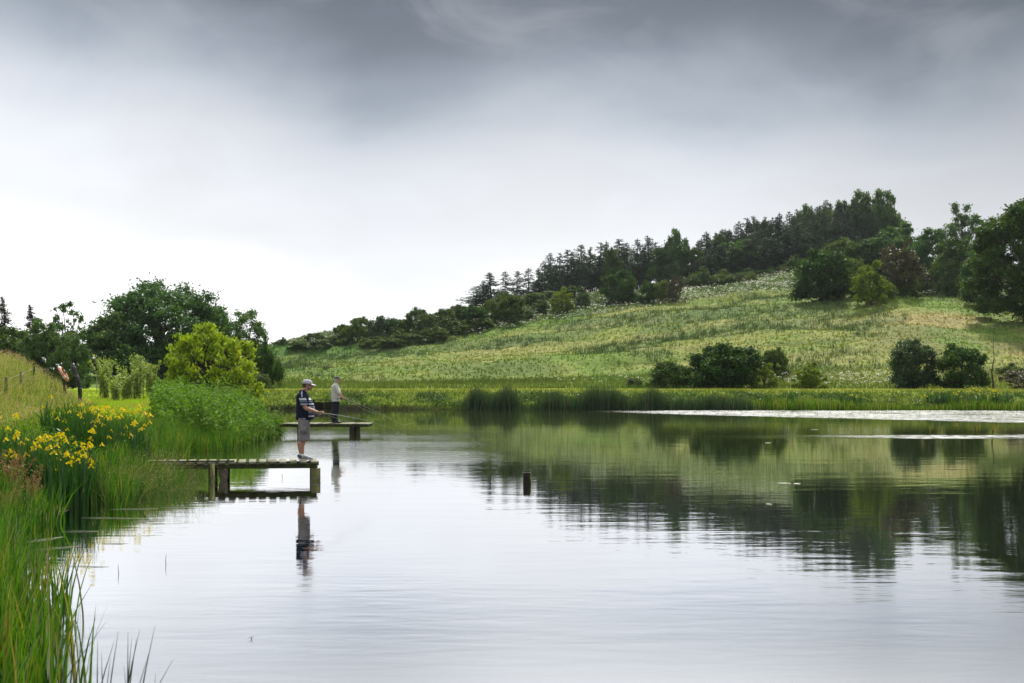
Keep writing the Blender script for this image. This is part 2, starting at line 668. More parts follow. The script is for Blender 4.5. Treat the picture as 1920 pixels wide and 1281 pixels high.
M['spruce'] = leafmat('spruce_needles', (.018, .032, .018), (.038, .056, .024), (.06, .05, .03), 0.12, 0.6, 0.25, None, .2)
M['willow'] = leafmat('willow_leaf', (.12, .21, .05), (.25, .34, .10), (.38, .42, .16), 0.4, 0.45, 0.3)
M['scrub'] = leafmat('bramble_leaf', (.035, .07, .02), (.075, .13, .035), (.14, .18, .06), 0.25, 0.5, 0.3, None, .25)
M['bark'] = simple('bark', (.075, .06, .045), (.035, .028, .02), .9, .1, 0, 9, .6, (1, 1, .3))
M['wood'] = None


def wood(name, base, dark, moss, mossamt=0.5, scale=6.0, stretch=(1, 1, 1)):
    m, gg, o = newmat(name)
    tc_ = gg.n('ShaderNodeTexCoord').outputs['Object']
    oi = gg.n('ShaderNodeObjectInfo')
    off = gg.n('ShaderNodeVectorMath', operation='ADD')
    gg.l(tc_, off.inputs[0])
    cmb = gg.n('ShaderNodeCombineXYZ')
    for i in range(3):
        gg.l(gg.m('MULTIPLY', oi.outputs['Random'], 37.0 + i * 11), cmb.inputs[i])
    gg.l(cmb.outputs[0], off.inputs[1])
    v = gg.mapping(off.outputs[0], scale=stretch)
    grain = gg.noise(v, scale * 5, 6, .7, .3)
    big = gg.noise(off.outputs[0], 4.0, 4, .6)
    col = gg.mix(gg.mr(grain, .35, .68), (*dark, 1), (*base, 1))
    geo = gg.n('ShaderNodeNewGeometry')
    col = gg.mix(gg.m('MULTIPLY', gg.mr(big, .42, .62), mossamt), col, (*moss, 1))
    hs = gg.n('ShaderNodeHueSaturation')
    gg.l(gg.mr(oi.outputs['Random'], 0, 1, .75, 1.25, False), hs.inputs['Value'])
    gg.l(col, hs.inputs['Color'])
    gg.l(principled(gg, hs.outputs[0], .85, .2, 0, bump(gg, grain, .5, .01)), o.inputs[0])
    return m


M['deck'] = wood('weathered_decking', (.34, .33, .27), (.14, .14, .10), (.16, .18, .05), .5, 5, (3, .3, 3))
M['beam'] = wood('mossy_beam', (.12, .12, .07), (.04, .045, .025), (.10, .13, .03), .7, 5, (.3, 3, 3))
M['pile'] = wood('mossy_pile', (.15, .14, .08), (.045, .04, .025), (.14, .15, .04), .7, 5, (3, 3, .3))
M['darkpile'] = wood('wet_dark_pile', (.035, .03, .02), (.010, .009, .006), (.03, .035, .01), .4, 5, (3, 3, .3))
M['fencepost'] = wood('fence_post_wood', (.16, .12, .08), (.06, .045, .03), (.10, .11, .05), .3, 5, (3, 3, .3))
M['moss'] = simple('bright_moss', (.28, .34, .02), (.12, .17, .02), .95, .1, 0, 60, .6)
M['palewood'] = simple('split_pale_wood', (.40, .34, .26), (.22, .18, .13), .9, .15, 0, 20, .4)
M['wire'] = simple('galvanised_wire', (.25, .25, .25), None, .5, .4, .7)


# water -------------------------------------------------------------
def water_mat():
    m, gg, o = newmat('lake_water')
    pos = gg.n('ShaderNodeTexCoord').outputs['Object']
    sp = gg.n('ShaderNodeSeparateXYZ')
    gg.l(pos, sp.inputs[0])
    X, Y = sp.outputs[0], sp.outputs[1]
    # wind zones, by place on the lake
    zn = gg.noise(gg.mapping(pos, scale=(.035, .16, 1)), 1.0, 3, .5)
    zn2 = gg.noise(gg.mapping(pos, (9, 4, 0), (0, 0, .1), (.05, .12, 1)), 1.0, 3, .55)
    jag = gg.m('MULTIPLY', gg.m('SUBTRACT', gg.noise(gg.mapping(pos, scale=(.25, 1.2, 1)), 1.0, 3, .6), .5), 3.0)
    Yj = gg.m('ADD', Y, jag)
    # ruffled belt near the far shore, starting about X = 2 and widening to the east
    lo_ = gg_lo(gg, X)
    b1 = gg.m('MULTIPLY', gg.mr(gg.m('SUBTRACT', Yj, lo_), 0.0, 2.5), gg.m('SUBTRACT', 1.0, gg.mr(Yj, 68.6, 70.2)))
    b1 = gg.m('MULTIPLY', b1, gg.mr(X, 1, 11))
    b2 = gg.m('MULTIPLY', gg.mr(Yj, 39.0, 40.3), gg.m('SUBTRACT', 1.0, gg.mr(Yj, 41.2, 42.6)))
    b2 = gg.m('MULTIPLY', b2, gg.mr(X, 5, 17))
    ruff = gg.m('MAXIMUM', b1, b2)
    strk = gg.noise(gg.mapping(pos, (2, 5, 0), scale=(.22, 2.6, 1)), 1.0, 4, .65)
    ruff = gg.m('MULTIPLY', ruff, gg.m('MULTIPLY', gg.mr(strk, .40, .52, .0, 1.0), gg.mr(gg.noise(gg.mapping(pos, (5, 1, 0), scale=(2.8, 7.5, 1)), 1.0, 3, .65), .42, .52, .05, 1.0)))
    # light catspaws around the second jetty
    b3 = gg.m('MULTIPLY', gg.mr(Y, 25, 31), gg.m('SUBTRACT', 1.0, gg.mr(Y, 40, 47)))
    b3 = gg.m('MULTIPLY', b3, gg.m('MULTIPLY', gg.mr(X, -9, -6), gg.m('SUBTRACT', 1.0, gg.mr(X, -3.5, 1.0))))
    b3 = gg.m('MULTIPLY', b3, gg.mr(zn2, .35, .6))
    # wave heights in metres: fine ripples, broad ripples
    w1 = gg.noise(gg.mapping(pos, rot=(0, 0, .12), scale=(1.6, 5.0, 1)), 1.0, 3, .55, .2)
    w2 = gg.noise(gg.mapping(pos, (3, 7, 0), (0, 0, -.1), (.45, 1.5, 1)), 1.0, 2, .5, .2)
    w3 = gg.noise(gg.mapping(pos, (1, 3, 0), (0, 0, .3), (6, 11, 1)), 1.0, 3, .6, .3)
    calm = gg.mr(zn, .30, .65, .45, 1.0)
    nearc = gg.mr(Y, 12, 24, 1.25, .75)
    a1 = gg.m('MULTIPLY', gg.m('MULTIPLY', calm, nearc), WAVE[0])
    h = gg.m('MULTIPLY', w1, gg.m('ADD', a1, gg.m('MULTIPLY', b3, .012)))
    h = gg.m('ADD', h, gg.m('MULTIPLY', w2, gg.m('MULTIPLY', gg.m('MULTIPLY', calm, gg.mr(Y, 12, 26, 1.1, .8)), WAVE[1])))
    h = gg.m('ADD', h, gg.m('MULTIPLY', w3, gg.m('ADD', gg.m('MULTIPLY', ruff, .006), gg.m('ADD', .0002, gg.m('MULTIPLY', b3, .003)))))
    b = gg.n('ShaderNodeBump')
    b.inputs['Strength'].default_value = 1.0
    b.inputs['Distance'].default_value = 1.0
    gg.l(h, b.inputs['Height'])
    gl = gg.n('ShaderNodeBsdfGlossy')
    gl.inputs['Color'].default_value = (.985, .99, 1.0, 1)
    breeze = gg.m('MULTIPLY', gg.m('SUBTRACT', 1.0, gg.mr(gg.m('ADD', Y, gg.m('MULTIPLY', gg.m('MAXIMUM', X, 0.0), .18)), 7.0, 15.5)), gg.mr(X, -5.2, -3.4))
    gl_r = gg.m('ADD', gg.mr(ruff, 0, .9, .012, .27), gg.m('MULTIPLY', breeze, .205))
    gg.l(gl_r, gl.inputs['Roughness'])
    gg.l(b.outputs[0], gl.inputs['Normal'])
    df = gg.n('ShaderNodeBsdfDiffuse')
    df.inputs['Color'].default_value = (.020, .026, .010, 1)
    fr = gg.n('ShaderNodeLayerWeight')
    fr.inputs['Blend'].default_value = 0.5
    gg.l(b.outputs[0], fr.inputs['Normal'])
    mx = gg.n('ShaderNodeMixShader')
    gg.l(gg.m('MULTIPLY', gg.mr(fr.outputs['Facing'], .1, .72, .2, 1.0), gg.m('MAXIMUM', gg.mr(Y, 17, 45, 1.0, .72), gg.mr(ruff, 0, .5, 0, 1.0))), mx.inputs[0])  # reflectance raised towards the camera and on ruffles to brighten the water
    gg.l(df.outputs[0], mx.inputs[1])
    gg.l(gl.outputs[0], mx.inputs[2])
    gg.l(mx.outputs[0], o.inputs[0])
    return m


def gg_lo(gg, X):
    # near edge of the ruffled belt: narrow in the west, wide in the east
    return gg.mr(X, 4, 26, 65.5, 48.5, False)


WAVE = (.0020, .0052)
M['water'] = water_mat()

# ------------------------------------------------------------------ ground sheet and water
yk = np.concatenate([np.linspace(-40, 0, 14)[:-1], np.linspace(0, 50, 150)[:-1], np.linspace(50, 68, 45)[:-1],
                     np.linspace(68, 76, 60)[:-1], np.linspace(76, 110, 70)[:-1], np.linspace(110, 235, 150)[:-1],
                     np.linspace(235, 900, 34)])
sk = np.linspace(-1, 1, 420)
yy, ss = np.meshgrid(yk, sk, indexing='ij')
Aw = 45 + 0.95 * np.maximum(yy, 0)
xx = Aw * (0.42 * ss + 0.58 * ss ** 3)
zz = zter(xx.ravel(), yy.ravel())
Vg = np.stack([xx.ravel(), yy.ravel(), zz], 1)
ny, nx = yy.shape
idx = np.arange(ny * nx).reshape(ny, nx)
Fg = np.stack([idx[:-1, :-1].ravel(), idx[:-1, 1:].ravel(), idx[1:, 1:].ravel(), idx[1:, :-1].ravel()], 1)
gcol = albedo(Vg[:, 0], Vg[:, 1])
gcol *= (1 - .12 * sstep(80, 90, Vg[:, 1]))[:, None]      # grass self-shading put into the ground colour, plus darker soil between tufts
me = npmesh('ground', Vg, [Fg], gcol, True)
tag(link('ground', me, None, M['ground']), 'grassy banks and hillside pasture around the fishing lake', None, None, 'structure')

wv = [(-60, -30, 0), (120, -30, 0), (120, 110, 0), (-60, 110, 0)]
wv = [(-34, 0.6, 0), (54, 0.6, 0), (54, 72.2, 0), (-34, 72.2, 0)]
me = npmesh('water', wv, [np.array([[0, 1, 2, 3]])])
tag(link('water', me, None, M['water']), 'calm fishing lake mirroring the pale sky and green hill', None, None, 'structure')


# ------------------------------------------------------------------ blades and leaves
def blades(root, h, w, lean, rng, seg=2, droop=0.0, yaw=None):
    """vectorised curved blades. root (N,3); lean = sideways travel of the tip / height"""
    N = len(root)
    root = np.asarray(root, float)
    h = np.broadcast_to(h, N)[:, None]
    w = np.broadcast_to(w, N)[:, None]
    lean = np.broadcast_to(lean, N)[:, None]
    a = rng.uniform(0, 2 * np.pi, N) if yaw is None else yaw
    d = np.stack([np.cos(a), np.sin(a), np.zeros(N)], 1)
    b = rng.uniform(0, np.pi, N)
    s = np.stack([np.cos(b), np.sin(b), np.zeros(N)], 1)
    out_, fs = [], []
    prof = {1: [1.0], 2: [1.0, .8], 3: [1., .95, .6], 4: [1, .95, .75, .45]}[seg]
    for i in range(seg):
        t = i / seg
        c = root + d * lean * h * t ** 2 + np.array([0, 0, 1.0]) * h * (t - droop * t ** 3)
        out_ += [c - s * w * .5 * prof[i], c + s * w * .5 * prof[i]]
    out_.append(root + d * lean * h + np.array([0, 0, 1.0]) * h * (1 - droop))
    V = np.stack(out_, 1)
    k = 2 * seg + 1
    base = np.arange(N)[:, None] * k
    quads = np.concatenate([base + np.array([[2 * i, 2 * i + 1, 2 * i + 3, 2 * i + 2]]) for i in range(seg - 1)]) if seg > 1 else np.zeros((0, 4), int)
    tris = base + np.array([[2 * seg - 2, 2 * seg - 1, 2 * seg]])
    col = np.repeat(np.stack([rng.random(N), rng.random(N), rng.random(N)], 1), k, 0)
    return V.reshape(-1, 3), [quads, tris], col


def join(parts):
    Vs, Fq, cs, n = [], {}, [], 0
    for V, fs, c in parts:
        Vs.append(V)
        cs.append(c)
        for f in fs:
            if len(f):
                Fq.setdefault(f.shape[1], []).append(np.asarray(f) + n)
        n += len(V)
    return np.concatenate(Vs), [np.concatenate(v) for v in Fq.values()], np.concatenate(cs)


def leaves(P, size, rng, up=0.5, aspect=0.55, spread=None, col=None):
    """rhombic, slightly folded leaves of given size at points P"""
    N = len(P)
    size = np.broadcast_to(size, N)[:, None]
    nrm = rng.normal(0, 1, (N, 3))
    nrm[:, 2] += up * 2
    nrm /= np.linalg.norm(nrm, axis=1)[:, None]
    t = rng.normal(0, 1, (N, 3)) if spread is None else spread + rng.normal(0, .5, (N, 3))
    t -= nrm * (t * nrm).sum(1)[:, None]
    t /= np.linalg.norm(t, axis=1)[:, None] + 1e-9
    b = np.cross(nrm, t)
    A = P - t * size * .5
    B = P + t * size * .5 - nrm * size * .08
    Cc = P + b * size * .5 * aspect + nrm * size * .08
    D = P - b * size * .5 * aspect + nrm * size * .08
    V = np.stack([A, Cc, B, D], 1).reshape(-1, 3)
    f = np.arange(N)[:, None] * 4 + np.array([[0, 1, 2, 3]])
    if col is None:
        col = rng.random((N, 3))
    return V, [f], np.repeat(col, 4, 0)


def stuff(name, parts, mat, label):
    V, f, c = join(parts) if isinstance(parts, list) else parts
    o = link(name, npmesh(name, V, f, c), None, mat)
    return tag(o, label, None, None, 'stuff')


# ------------------------------------------------------------------ tree makers: return (crown mesh, trunk mesh, height)
def broad(name, seed, Wd, Ht, base=0.12, ncl=90, nleaf=16000, leaf=0.22, mat='ash', lump=0.35, rc=(.10, .19),
          shell=.55, trunk=0.13, limbs=26, top=1.0, flat=.7, stems=1, power=2.2, aspect=.6, skirt=.8, tmat='bark'):
    rng = np.random.default_rng(seed)
    cz = Ht * (base + (1 - base) * .5)
    rz = Ht * (1 - base) * .5
    d = rng.normal(0, 1, (ncl, 3))
    d /= np.linalg.norm(d, axis=1)[:, None]
    r = rng.uniform(shell, 1, ncl) ** .6
    ang = np.arctan2(d[:, 1], d[:, 0])
    lum = 1 + lump * (vnoise(ang * 1.3 + 20, d[:, 2] * 2.2 + 7, seed) - .6) * 1.6
    Cn = d * r[:, None] * lum[:, None]
    Cn[:, 2] = np.where(Cn[:, 2] < 0, -np.abs(Cn[:, 2]) ** (1 / 1.35), Cn[:, 2] * top)
    lowr = np.where(Cn[:, 2] < 0, 1 / np.sqrt(np.maximum(1 - skirt * Cn[:, 2] ** 2, .25)), 1.0)
    Cn[:, :2] *= lowr[:, None]
    Cn = Cn * np.array([Wd / 2 * .86, Wd / 2 * .86, rz * .88]) + np.array([0, 0, cz])
    # lower half keeps its width (drooping skirts)
    rad = rng.uniform(rc[0], rc[1], ncl) * Wd * .55
    per = rng.multinomial(nleaf, rad ** 2 / (rad ** 2).sum())
    owner = np.repeat(np.arange(ncl), per)
    q = rng.normal(0, 1, (nleaf, 3))
    q /= np.linalg.norm(q, axis=1)[:, None]
    q *= (rng.random(nleaf) ** .45)[:, None]
    q[:, 2] *= flat
    P = Cn[owner] + q * rad[owner][:, None] * (1 + .35 * rng.normal(0, 1, nleaf))[:, None]
    P[:, 2] = np.maximum(P[:, 2], .04 * Ht + .05 * rng.random(nleaf))
    cc = rng.random((ncl, 1))
    col = np.clip(.45 * cc[owner] + .55 * rng.random((nleaf, 3)), 0, 1)
    col[:, 1] = np.clip(.5 * rng.random(ncl)[owner] + .5 * rng.random(nleaf), 0, 1)
    spread = q + np.array([0, 0, .1])
    V, f, c = leaves(P, leaf * rng.uniform(.6, 1.25, nleaf), rng, .45, aspect, spread * .9, col)
    crown = npmesh(name + '_crown', V, f, c)
    crown.materials.append(M[mat])
    mb = MB()
    tw = trunk * Wd / 4
    for s_ in range(stems):
        o = np.array([rng.normal(0, .05 * Wd), rng.normal(0, .05 * Wd), 0]) if stems > 1 else np.zeros(3)
        topc = np.array([rng.normal(0, .06 * Wd), rng.normal(0, .06 * Wd), cz + rz * .5])
        n_ = 7
        pts = [o + (topc - o) * (i / (n_ - 1)) + np.array([*rng.normal(0, .012 * Wd, 2), 0]) * (i > 0) for i in range(n_)]
        pts[0] = o - np.array([0, 0, .3])
        rr = [tw * (1 - i / (n_ - 1)) ** .8 + tw * .12 for i in range(n_)]
        rr[0] *= 1.35
        mb.tube(pts, [x / math.sqrt(stems) for x in rr], 8)
    pick = rng.permutation(ncl)[:limbs]
    for k in pick:
        e = Cn[k]
        hh = min(e[2] * .75, cz + rz * .3) * rng.uniform(.35, .9)
        st = np.array([0, 0, hh])
        mid = st * .45 + e * .55 + np.array([0, 0, -.05 * Ht]) + rng.normal(0, .02 * Wd, 3)
        r0 = tw * .35
        mb.tube([st, st * .7 + mid * .3, mid, e], [r0, r0 * .8, r0 * .5, r0 * .15], 5)
    tr = mb.mesh(name + '_trunk', True)
    tr.materials.append(M[tmat])
    return crown, tr, Ht, Wd


def conifer(name, seed, Wd, Ht, bare=.3, mat='pine', n=3600, leaf=.5, dens=1.0, droop=-.1, irr=.35, pw=.8, tuft=1.0):
    rng = np.random.default_rng(seed)
    mb = MB()
    n_ = 8
    bend = rng.normal(0, .02 * Ht, 2)
    axis = lambda z: np.array([bend[0] * (z / Ht) ** 2, bend[1] * (z / Ht) ** 2, z])
    mb.tube([axis(Ht * i / (n_ - 1)) if i else np.array([0, 0, -.4]) for i in range(n_)], [.16 * Ht / 10 * (1 - i / n_) + .02 for i in range(n_)], 7)
    P, T, Cc = [], [], []
    z = bare * Ht
    while z < Ht * .985:
        s = (z / Ht - bare) / (1 - bare)
        L = Wd / 2 * (1 - s) ** pw * min(1, .45 + s * 3.2)
        for k in range(rng.integers(4, 7)):
            a = rng.uniform(0, 2 * math.pi)
            l = L * rng.uniform(1 - irr * 1.3, 1 + irr * .5) + .12
            dv = np.array([math.cos(a), math.sin(a), 0])
            e = axis(z) + dv * l + np.array([0, 0, l * (droop + rng.normal(0, .12))])
            if l > .5 and rng.random() < .6:
                mb.tube([axis(z), axis(z) * .5 + e * .5 + np.array([0, 0, -.03 * l]), e], [.035, .025, .008], 4, False)
            m_ = max(4, int(l * 13 * dens))
            tt = rng.uniform(.25, 1.05, m_)
            p = axis(z) + (e - axis(z)) * tt[:, None] + rng.normal(0, 1, (m_, 3)) * np.array([.19, .19, .14]) * tuft * (1.15 - .7 * s)
            P.append(p)
            T.append(np.tile(dv + np.array([0, 0, .35]), (m_, 1)))
            Cc.append(np.tile(rng.random(3), (m_, 1)))
        z += rng.uniform(.18, .38) * Ht / 11 * (1.0 if s < .8 else .7)
    P, T, Cc = np.concatenate(P), np.concatenate(T), np.concatenate(Cc)
    col = np.clip(.5 * Cc + .5 * rng.random(Cc.shape), 0, 1)
    V, f, c = leaves(P, leaf * .85 * (1.1 - .5 * P[:, 2] / Ht) * rng.uniform(.6, 1.4, len(P)), rng, .5, .42, T, col)
    crown = npmesh(name + '_crown', V, f, c)
    crown.materials.append(M[mat])
    tr = mb.mesh(name + '_trunk', True)
    tr.materials.append(M['bark'])
    return crown, tr, Ht, Wd


RNG = np.random.default_rng(7)
GROUPS = {}


def plant(src, name, x, y, z, h, w, label, cat, group=None, blossom=0, rz=None, sink=0.0):
    """place one tree or bush: an empty at its foot, crown and trunk below it"""
    crown, tr, H0, W0 = src
    e = empty(name, (x, y, z - sink), RNG.uniform(0, 6.28) if rz is None else rz, label, cat, group)
    e.scale = (w / W0, w / W0, h / H0)
    link('crown', crown, e)
    link('trunk', tr, e)
    if blossom:
        key = crown.name + '_blossom%d' % blossom
        bm = bpy.data.meshes.get(key)
        if bm is None:
            rng = np.random.default_rng(len(key))
            V = np.empty(len(crown.vertices) * 3, np.float32)
            crown.vertices.foreach_get('co', V)
            V = V.reshape(-1, 3)
            P = V[rng.choice(len(V), blossom, replace=False)]
            P = P[P[:, 2] > H0 * .15]
            c0 = np.array([0, 0, H0 * .45])
            P = c0 + (P - c0) * 1.03
            a, b_, c_ = leaves(P, rng.uniform(.12, .3, len(P)) * W0 / 8, rng, 1.2, .9)
            bm = npmesh(key, a, b_, c_)
            bm.materials.append(M['white'])
        link('blossom', bm, e)
    return e


def by_px(src, name, u, vb, vt, wpx, label, cat, group=None, Y=None, blossom=0, sink=.25):
    """size and place a plant from the picture's measures"""
    if Y is None:
        x, y, z = ground_at(u, vb)
    else:
        y = Y
        x = at(u, Y)
        z = Z(x, Y)
    ztop = CZ + (HV - vt) / F * y
    return plant(src, name, x, y, z, max(ztop - z, .8) + sink, wpx / F * y, label, cat, group, blossom, None, sink)


# ------------------------------------------------------------------ tree kinds
T = {}
T['ash'] = broad('ash_tree', 1, 12.5, 9, .02, 210, 46000, .28, 'ash', .30, (.08, .16), .45, .14, 40, 1.12)
T['fringe'] = broad('feathery_tree', 2, 6, 7.5, .18, 70, 5500, .26, 'ash', .55, (.09, .20), .3, .10, 40, 1.1)
T['sparse'] = broad('thin_tree', 3, 4.2, 6.0, .34, 60, 1700, .26, 'ash', .5, (.08, .16), .35, .11, 46, 1.0)
T['maple'] = broad('yellow_tree', 4, 6.4, 4.4, .06, 190, 21000, .19, 'maple', .26, (.07, .15), .45, .12, 60, 1.0, .55, 3)
T['haw1'] = broad('hawthorn_one', 5, 6, 4.2, .0, 90, 17000, .26, 'hawthorn', .22, (.12, .22), .5, .12, 16, 1.0, .6, 2)
T['haw2'] = broad('hawthorn_two', 6, 6, 4.4, .0, 80, 15000, .27, 'hawthorn', .28, (.11, .22), .5, .12, 16, 1.05, .65, 2)
T['haw3'] = broad('hawthorn_three', 7, 7, 4.0, .0, 80, 14000, .29, 'hawthorn', .35, (.10, .20), .5, .10, 16, 1.1, .55, 2)
T['bright'] = broad('bright_bush', 8, 4, 3, .0, 70, 8000, .2, 'thorn_bright', .45, (.11, .22), .5, .12, 16, 1.05, .6, 2)
T['copper'] = broad('bronze_bush', 9, 6, 5, .0, 80, 9000, .25, 'copper', .4, (.11, .22), .5, .10, 16, 1.05, .6, 2)
T['rowan'] = broad('rowan_bush', 31, 3.6, 3.8, .0, 110, 17000, .17, 'rowan', .18, (.12, .22), .45, .10, 22, 1.05, .8, 2)
T['oak1'] = broad('oak_one', 11, 10, 9, .0, 140, 22000, .42, 'ash', .4, (.10, .19), .5, .12, 24, 1.05)
T['oak2'] = broad('oak_two', 12, 10, 9, .10, 100, 12000, .42, 'hawthorn', .5, (.10, .18), .45, .12, 26, 1.1)
T['bigtree'] = broad('large_tree', 13, 16, 22, .03, 300, 60000, .5, 'hawthorn', .35, (.08, .14), .5, .08, 60, 1.05, .85, 1)
T['open'] = broad('open_tree', 14, 9, 9, .30, 75, 4500, .38, 'ash', .6, (.08, .15), .35, .09, 50, 1.05)
T['scrub'] = broad('scrub_bush', 15, 4, 2.2, .0, 60, 5000, .24, 'scrub', .5, (.14, .26), .5, .08, 8, 1.0, .6, 2)
T['scrub2'] = broad('scrub_bush_two', 16, 5, 2.6, .0, 60, 5500, .26, 'hawthorn', .6, (.12, .24), .5, .08, 8, 1.1, .6, 2)
T['pine1'] = conifer('pine_one', 21, 5.6, 11, .26, 'pine', 0, .50, 1, -.1, .4, .66)
T['pine2'] = conifer('pine_two', 22, 5.2, 11, .24, 'pine', 0, .48, 1.0, -.05, .5, .72)
T['pine3'] = conifer('pine_three', 23, 6.2, 11, .36, 'pine', 0, .52, .9, .05, .55, .55)
T['pine4'] = conifer('pine_four', 24, 5.6, 11, .12, 'pine', 0, .50, 1.1, -.12, .4, .8)
T['larch'] = conifer('larch', 25, 5.6, 10, .22, 'pine', 0, .5, .75, -.15, .55, .55, .8)
T['spruce'] = conifer('spruce', 26, 4.8, 10, .05, 'spruce', 0, .42, 1.8, -.28, .3, .85)

# ---- trees behind the left bank
by_px(T['ash'], 'ash_tree', 306, 724, 522, 285, 'broad dark green tree with the tallest crown behind the yellow tree', 'tree', Y=100)
by_px(T['oak1'], 'ash_tree', 205, 722, 592, 120, 'dark lower tree shoulder on the side of the broad tree away from the lake', 'tree', Y=96)
by_px(T['ash'], 'ash_tree', 395, 724, 560, 120, 'dark tree whose crown tops out between the broad tree and the feathery one', 'tree', Y=103)
by_px(T['fringe'], 'ash_tree', 466, 726, 572, 110, 'feathery open tree at the end of the row next to the hill', 'tree', Y=92)
by_px(T['maple'], 'maple_tree', 392, 734, 598, 196, 'small rounded tree with bright yellow green leaves', 'tree', Y=66)
by_px(T['sparse'], 'thin_tree', 122, 722, 566, 82, 'thin see-through tree with bare lower stems against the sky', 'tree', Y=88)
by_px(T['spruce'], 'spruce_tree', 14, 722, 556, 74, 'dark pointed spruce at the very edge of the picture', 'tree', Y=92)
by_px(T['spruce'], 'spruce_tree', 66, 722, 570, 70, 'dark blunt-topped spruce beside the thin see-through tree', 'tree', Y=90)
by_px(T['oak2'], 'round_tree', 20, 722, 610, 150, 'dark round tree under the pointed spruce', 'tree', Y=86)
by_px(T['oak1'], 'round_tree', 88, 722, 604, 100, 'mid green tree filling in below the blunt spruce', 'tree', Y=84)
by_px(T['oak1'], 'round_tree', 135, 722, 628, 76, 'low lighter green tree between the thin tree and the broad dark tree', 'tree', Y=82)
by_px(T['oak2'], 'round_tree', -70, 722, 560, 180, 'dark tree beyond the edge of the spruces', 'tree', Y=92)
by_px(T['scrub2'], 'bush', 500, 733, 640, 60, 'low green bush at the foot of the feathery tree', 'bush', Y=84)
by_px(T['scrub2'], 'bush', 250, 733, 655, 120, 'dark thicket under the broad tree behind the willow shoots', 'bush', Y=88)
by_px(T['scrub'], 'bush', 488, 735, 700, 50, 'small light green bush where the dam meets the yellow tree', 'bush', Y=76)

# ---- bushes along the far bank
fb = 'bushes along the far bank'
by_px(T['haw1'], 'hawthorn_bush', 1362, 734, 640, 150, 'largest dark hawthorn behind the far reeds', 'bush', fb, Y=83)
by_px(T['haw3'], 'hawthorn_bush', 1262, 731, 676, 100, 'low blackish bush touching the largest hawthorn on its lake-centre side', 'bush', fb, Y=84)
by_px(T['bright'], 'hawthorn_bush', 1432, 733, 686, 66, 'yellow green low shoots growing out of the largest hawthorn', 'bush', fb, Y=82)
by_px(T['haw2'], 'hawthorn_bush', 1452, 708, 652, 54, 'round grey green bush behind and uphill of the largest hawthorn', 'bush', fb)
by_px(T['bright'], 'hawthorn_bush', 1520, 733, 683, 68, 'small yellowish bush alone on the bank between the two bush pairs', 'bush', fb, Y=82)
by_px(T['rowan'], 'rowan_bush', 1713, 735, 632, 104, 'grey green upright bush, first of the pair near the bare sapling', 'bush', fb, Y=82)
by_px(T['haw2'], 'hawthorn_bush', 1803, 736, 645, 102, 'dark hawthorn with lit yellow edges, second of the pair beside the sapling', 'bush', fb, Y=81)
by_px(T['copper'], 'thorn_bush', 1915, 742, 690, 84, 'dark reddish thorn bush overhanging the water at the end of the bank', 'bush', fb, Y=76)
by_px(T['scrub2'], 'bush', 1895, 735, 705, 70, 'low green bush behind the field gate', 'bush', fb, Y=90)
for u_, l_ in ((1235, 'low bramble at the outer end of the blackish bush'), (1190, 'bramble patch apart from the blackish bush behind the reeds')):
    by_px(T['scrub'], 'bramble', u_, 730, 708, 40, l_, 'bush', fb, Y=84)

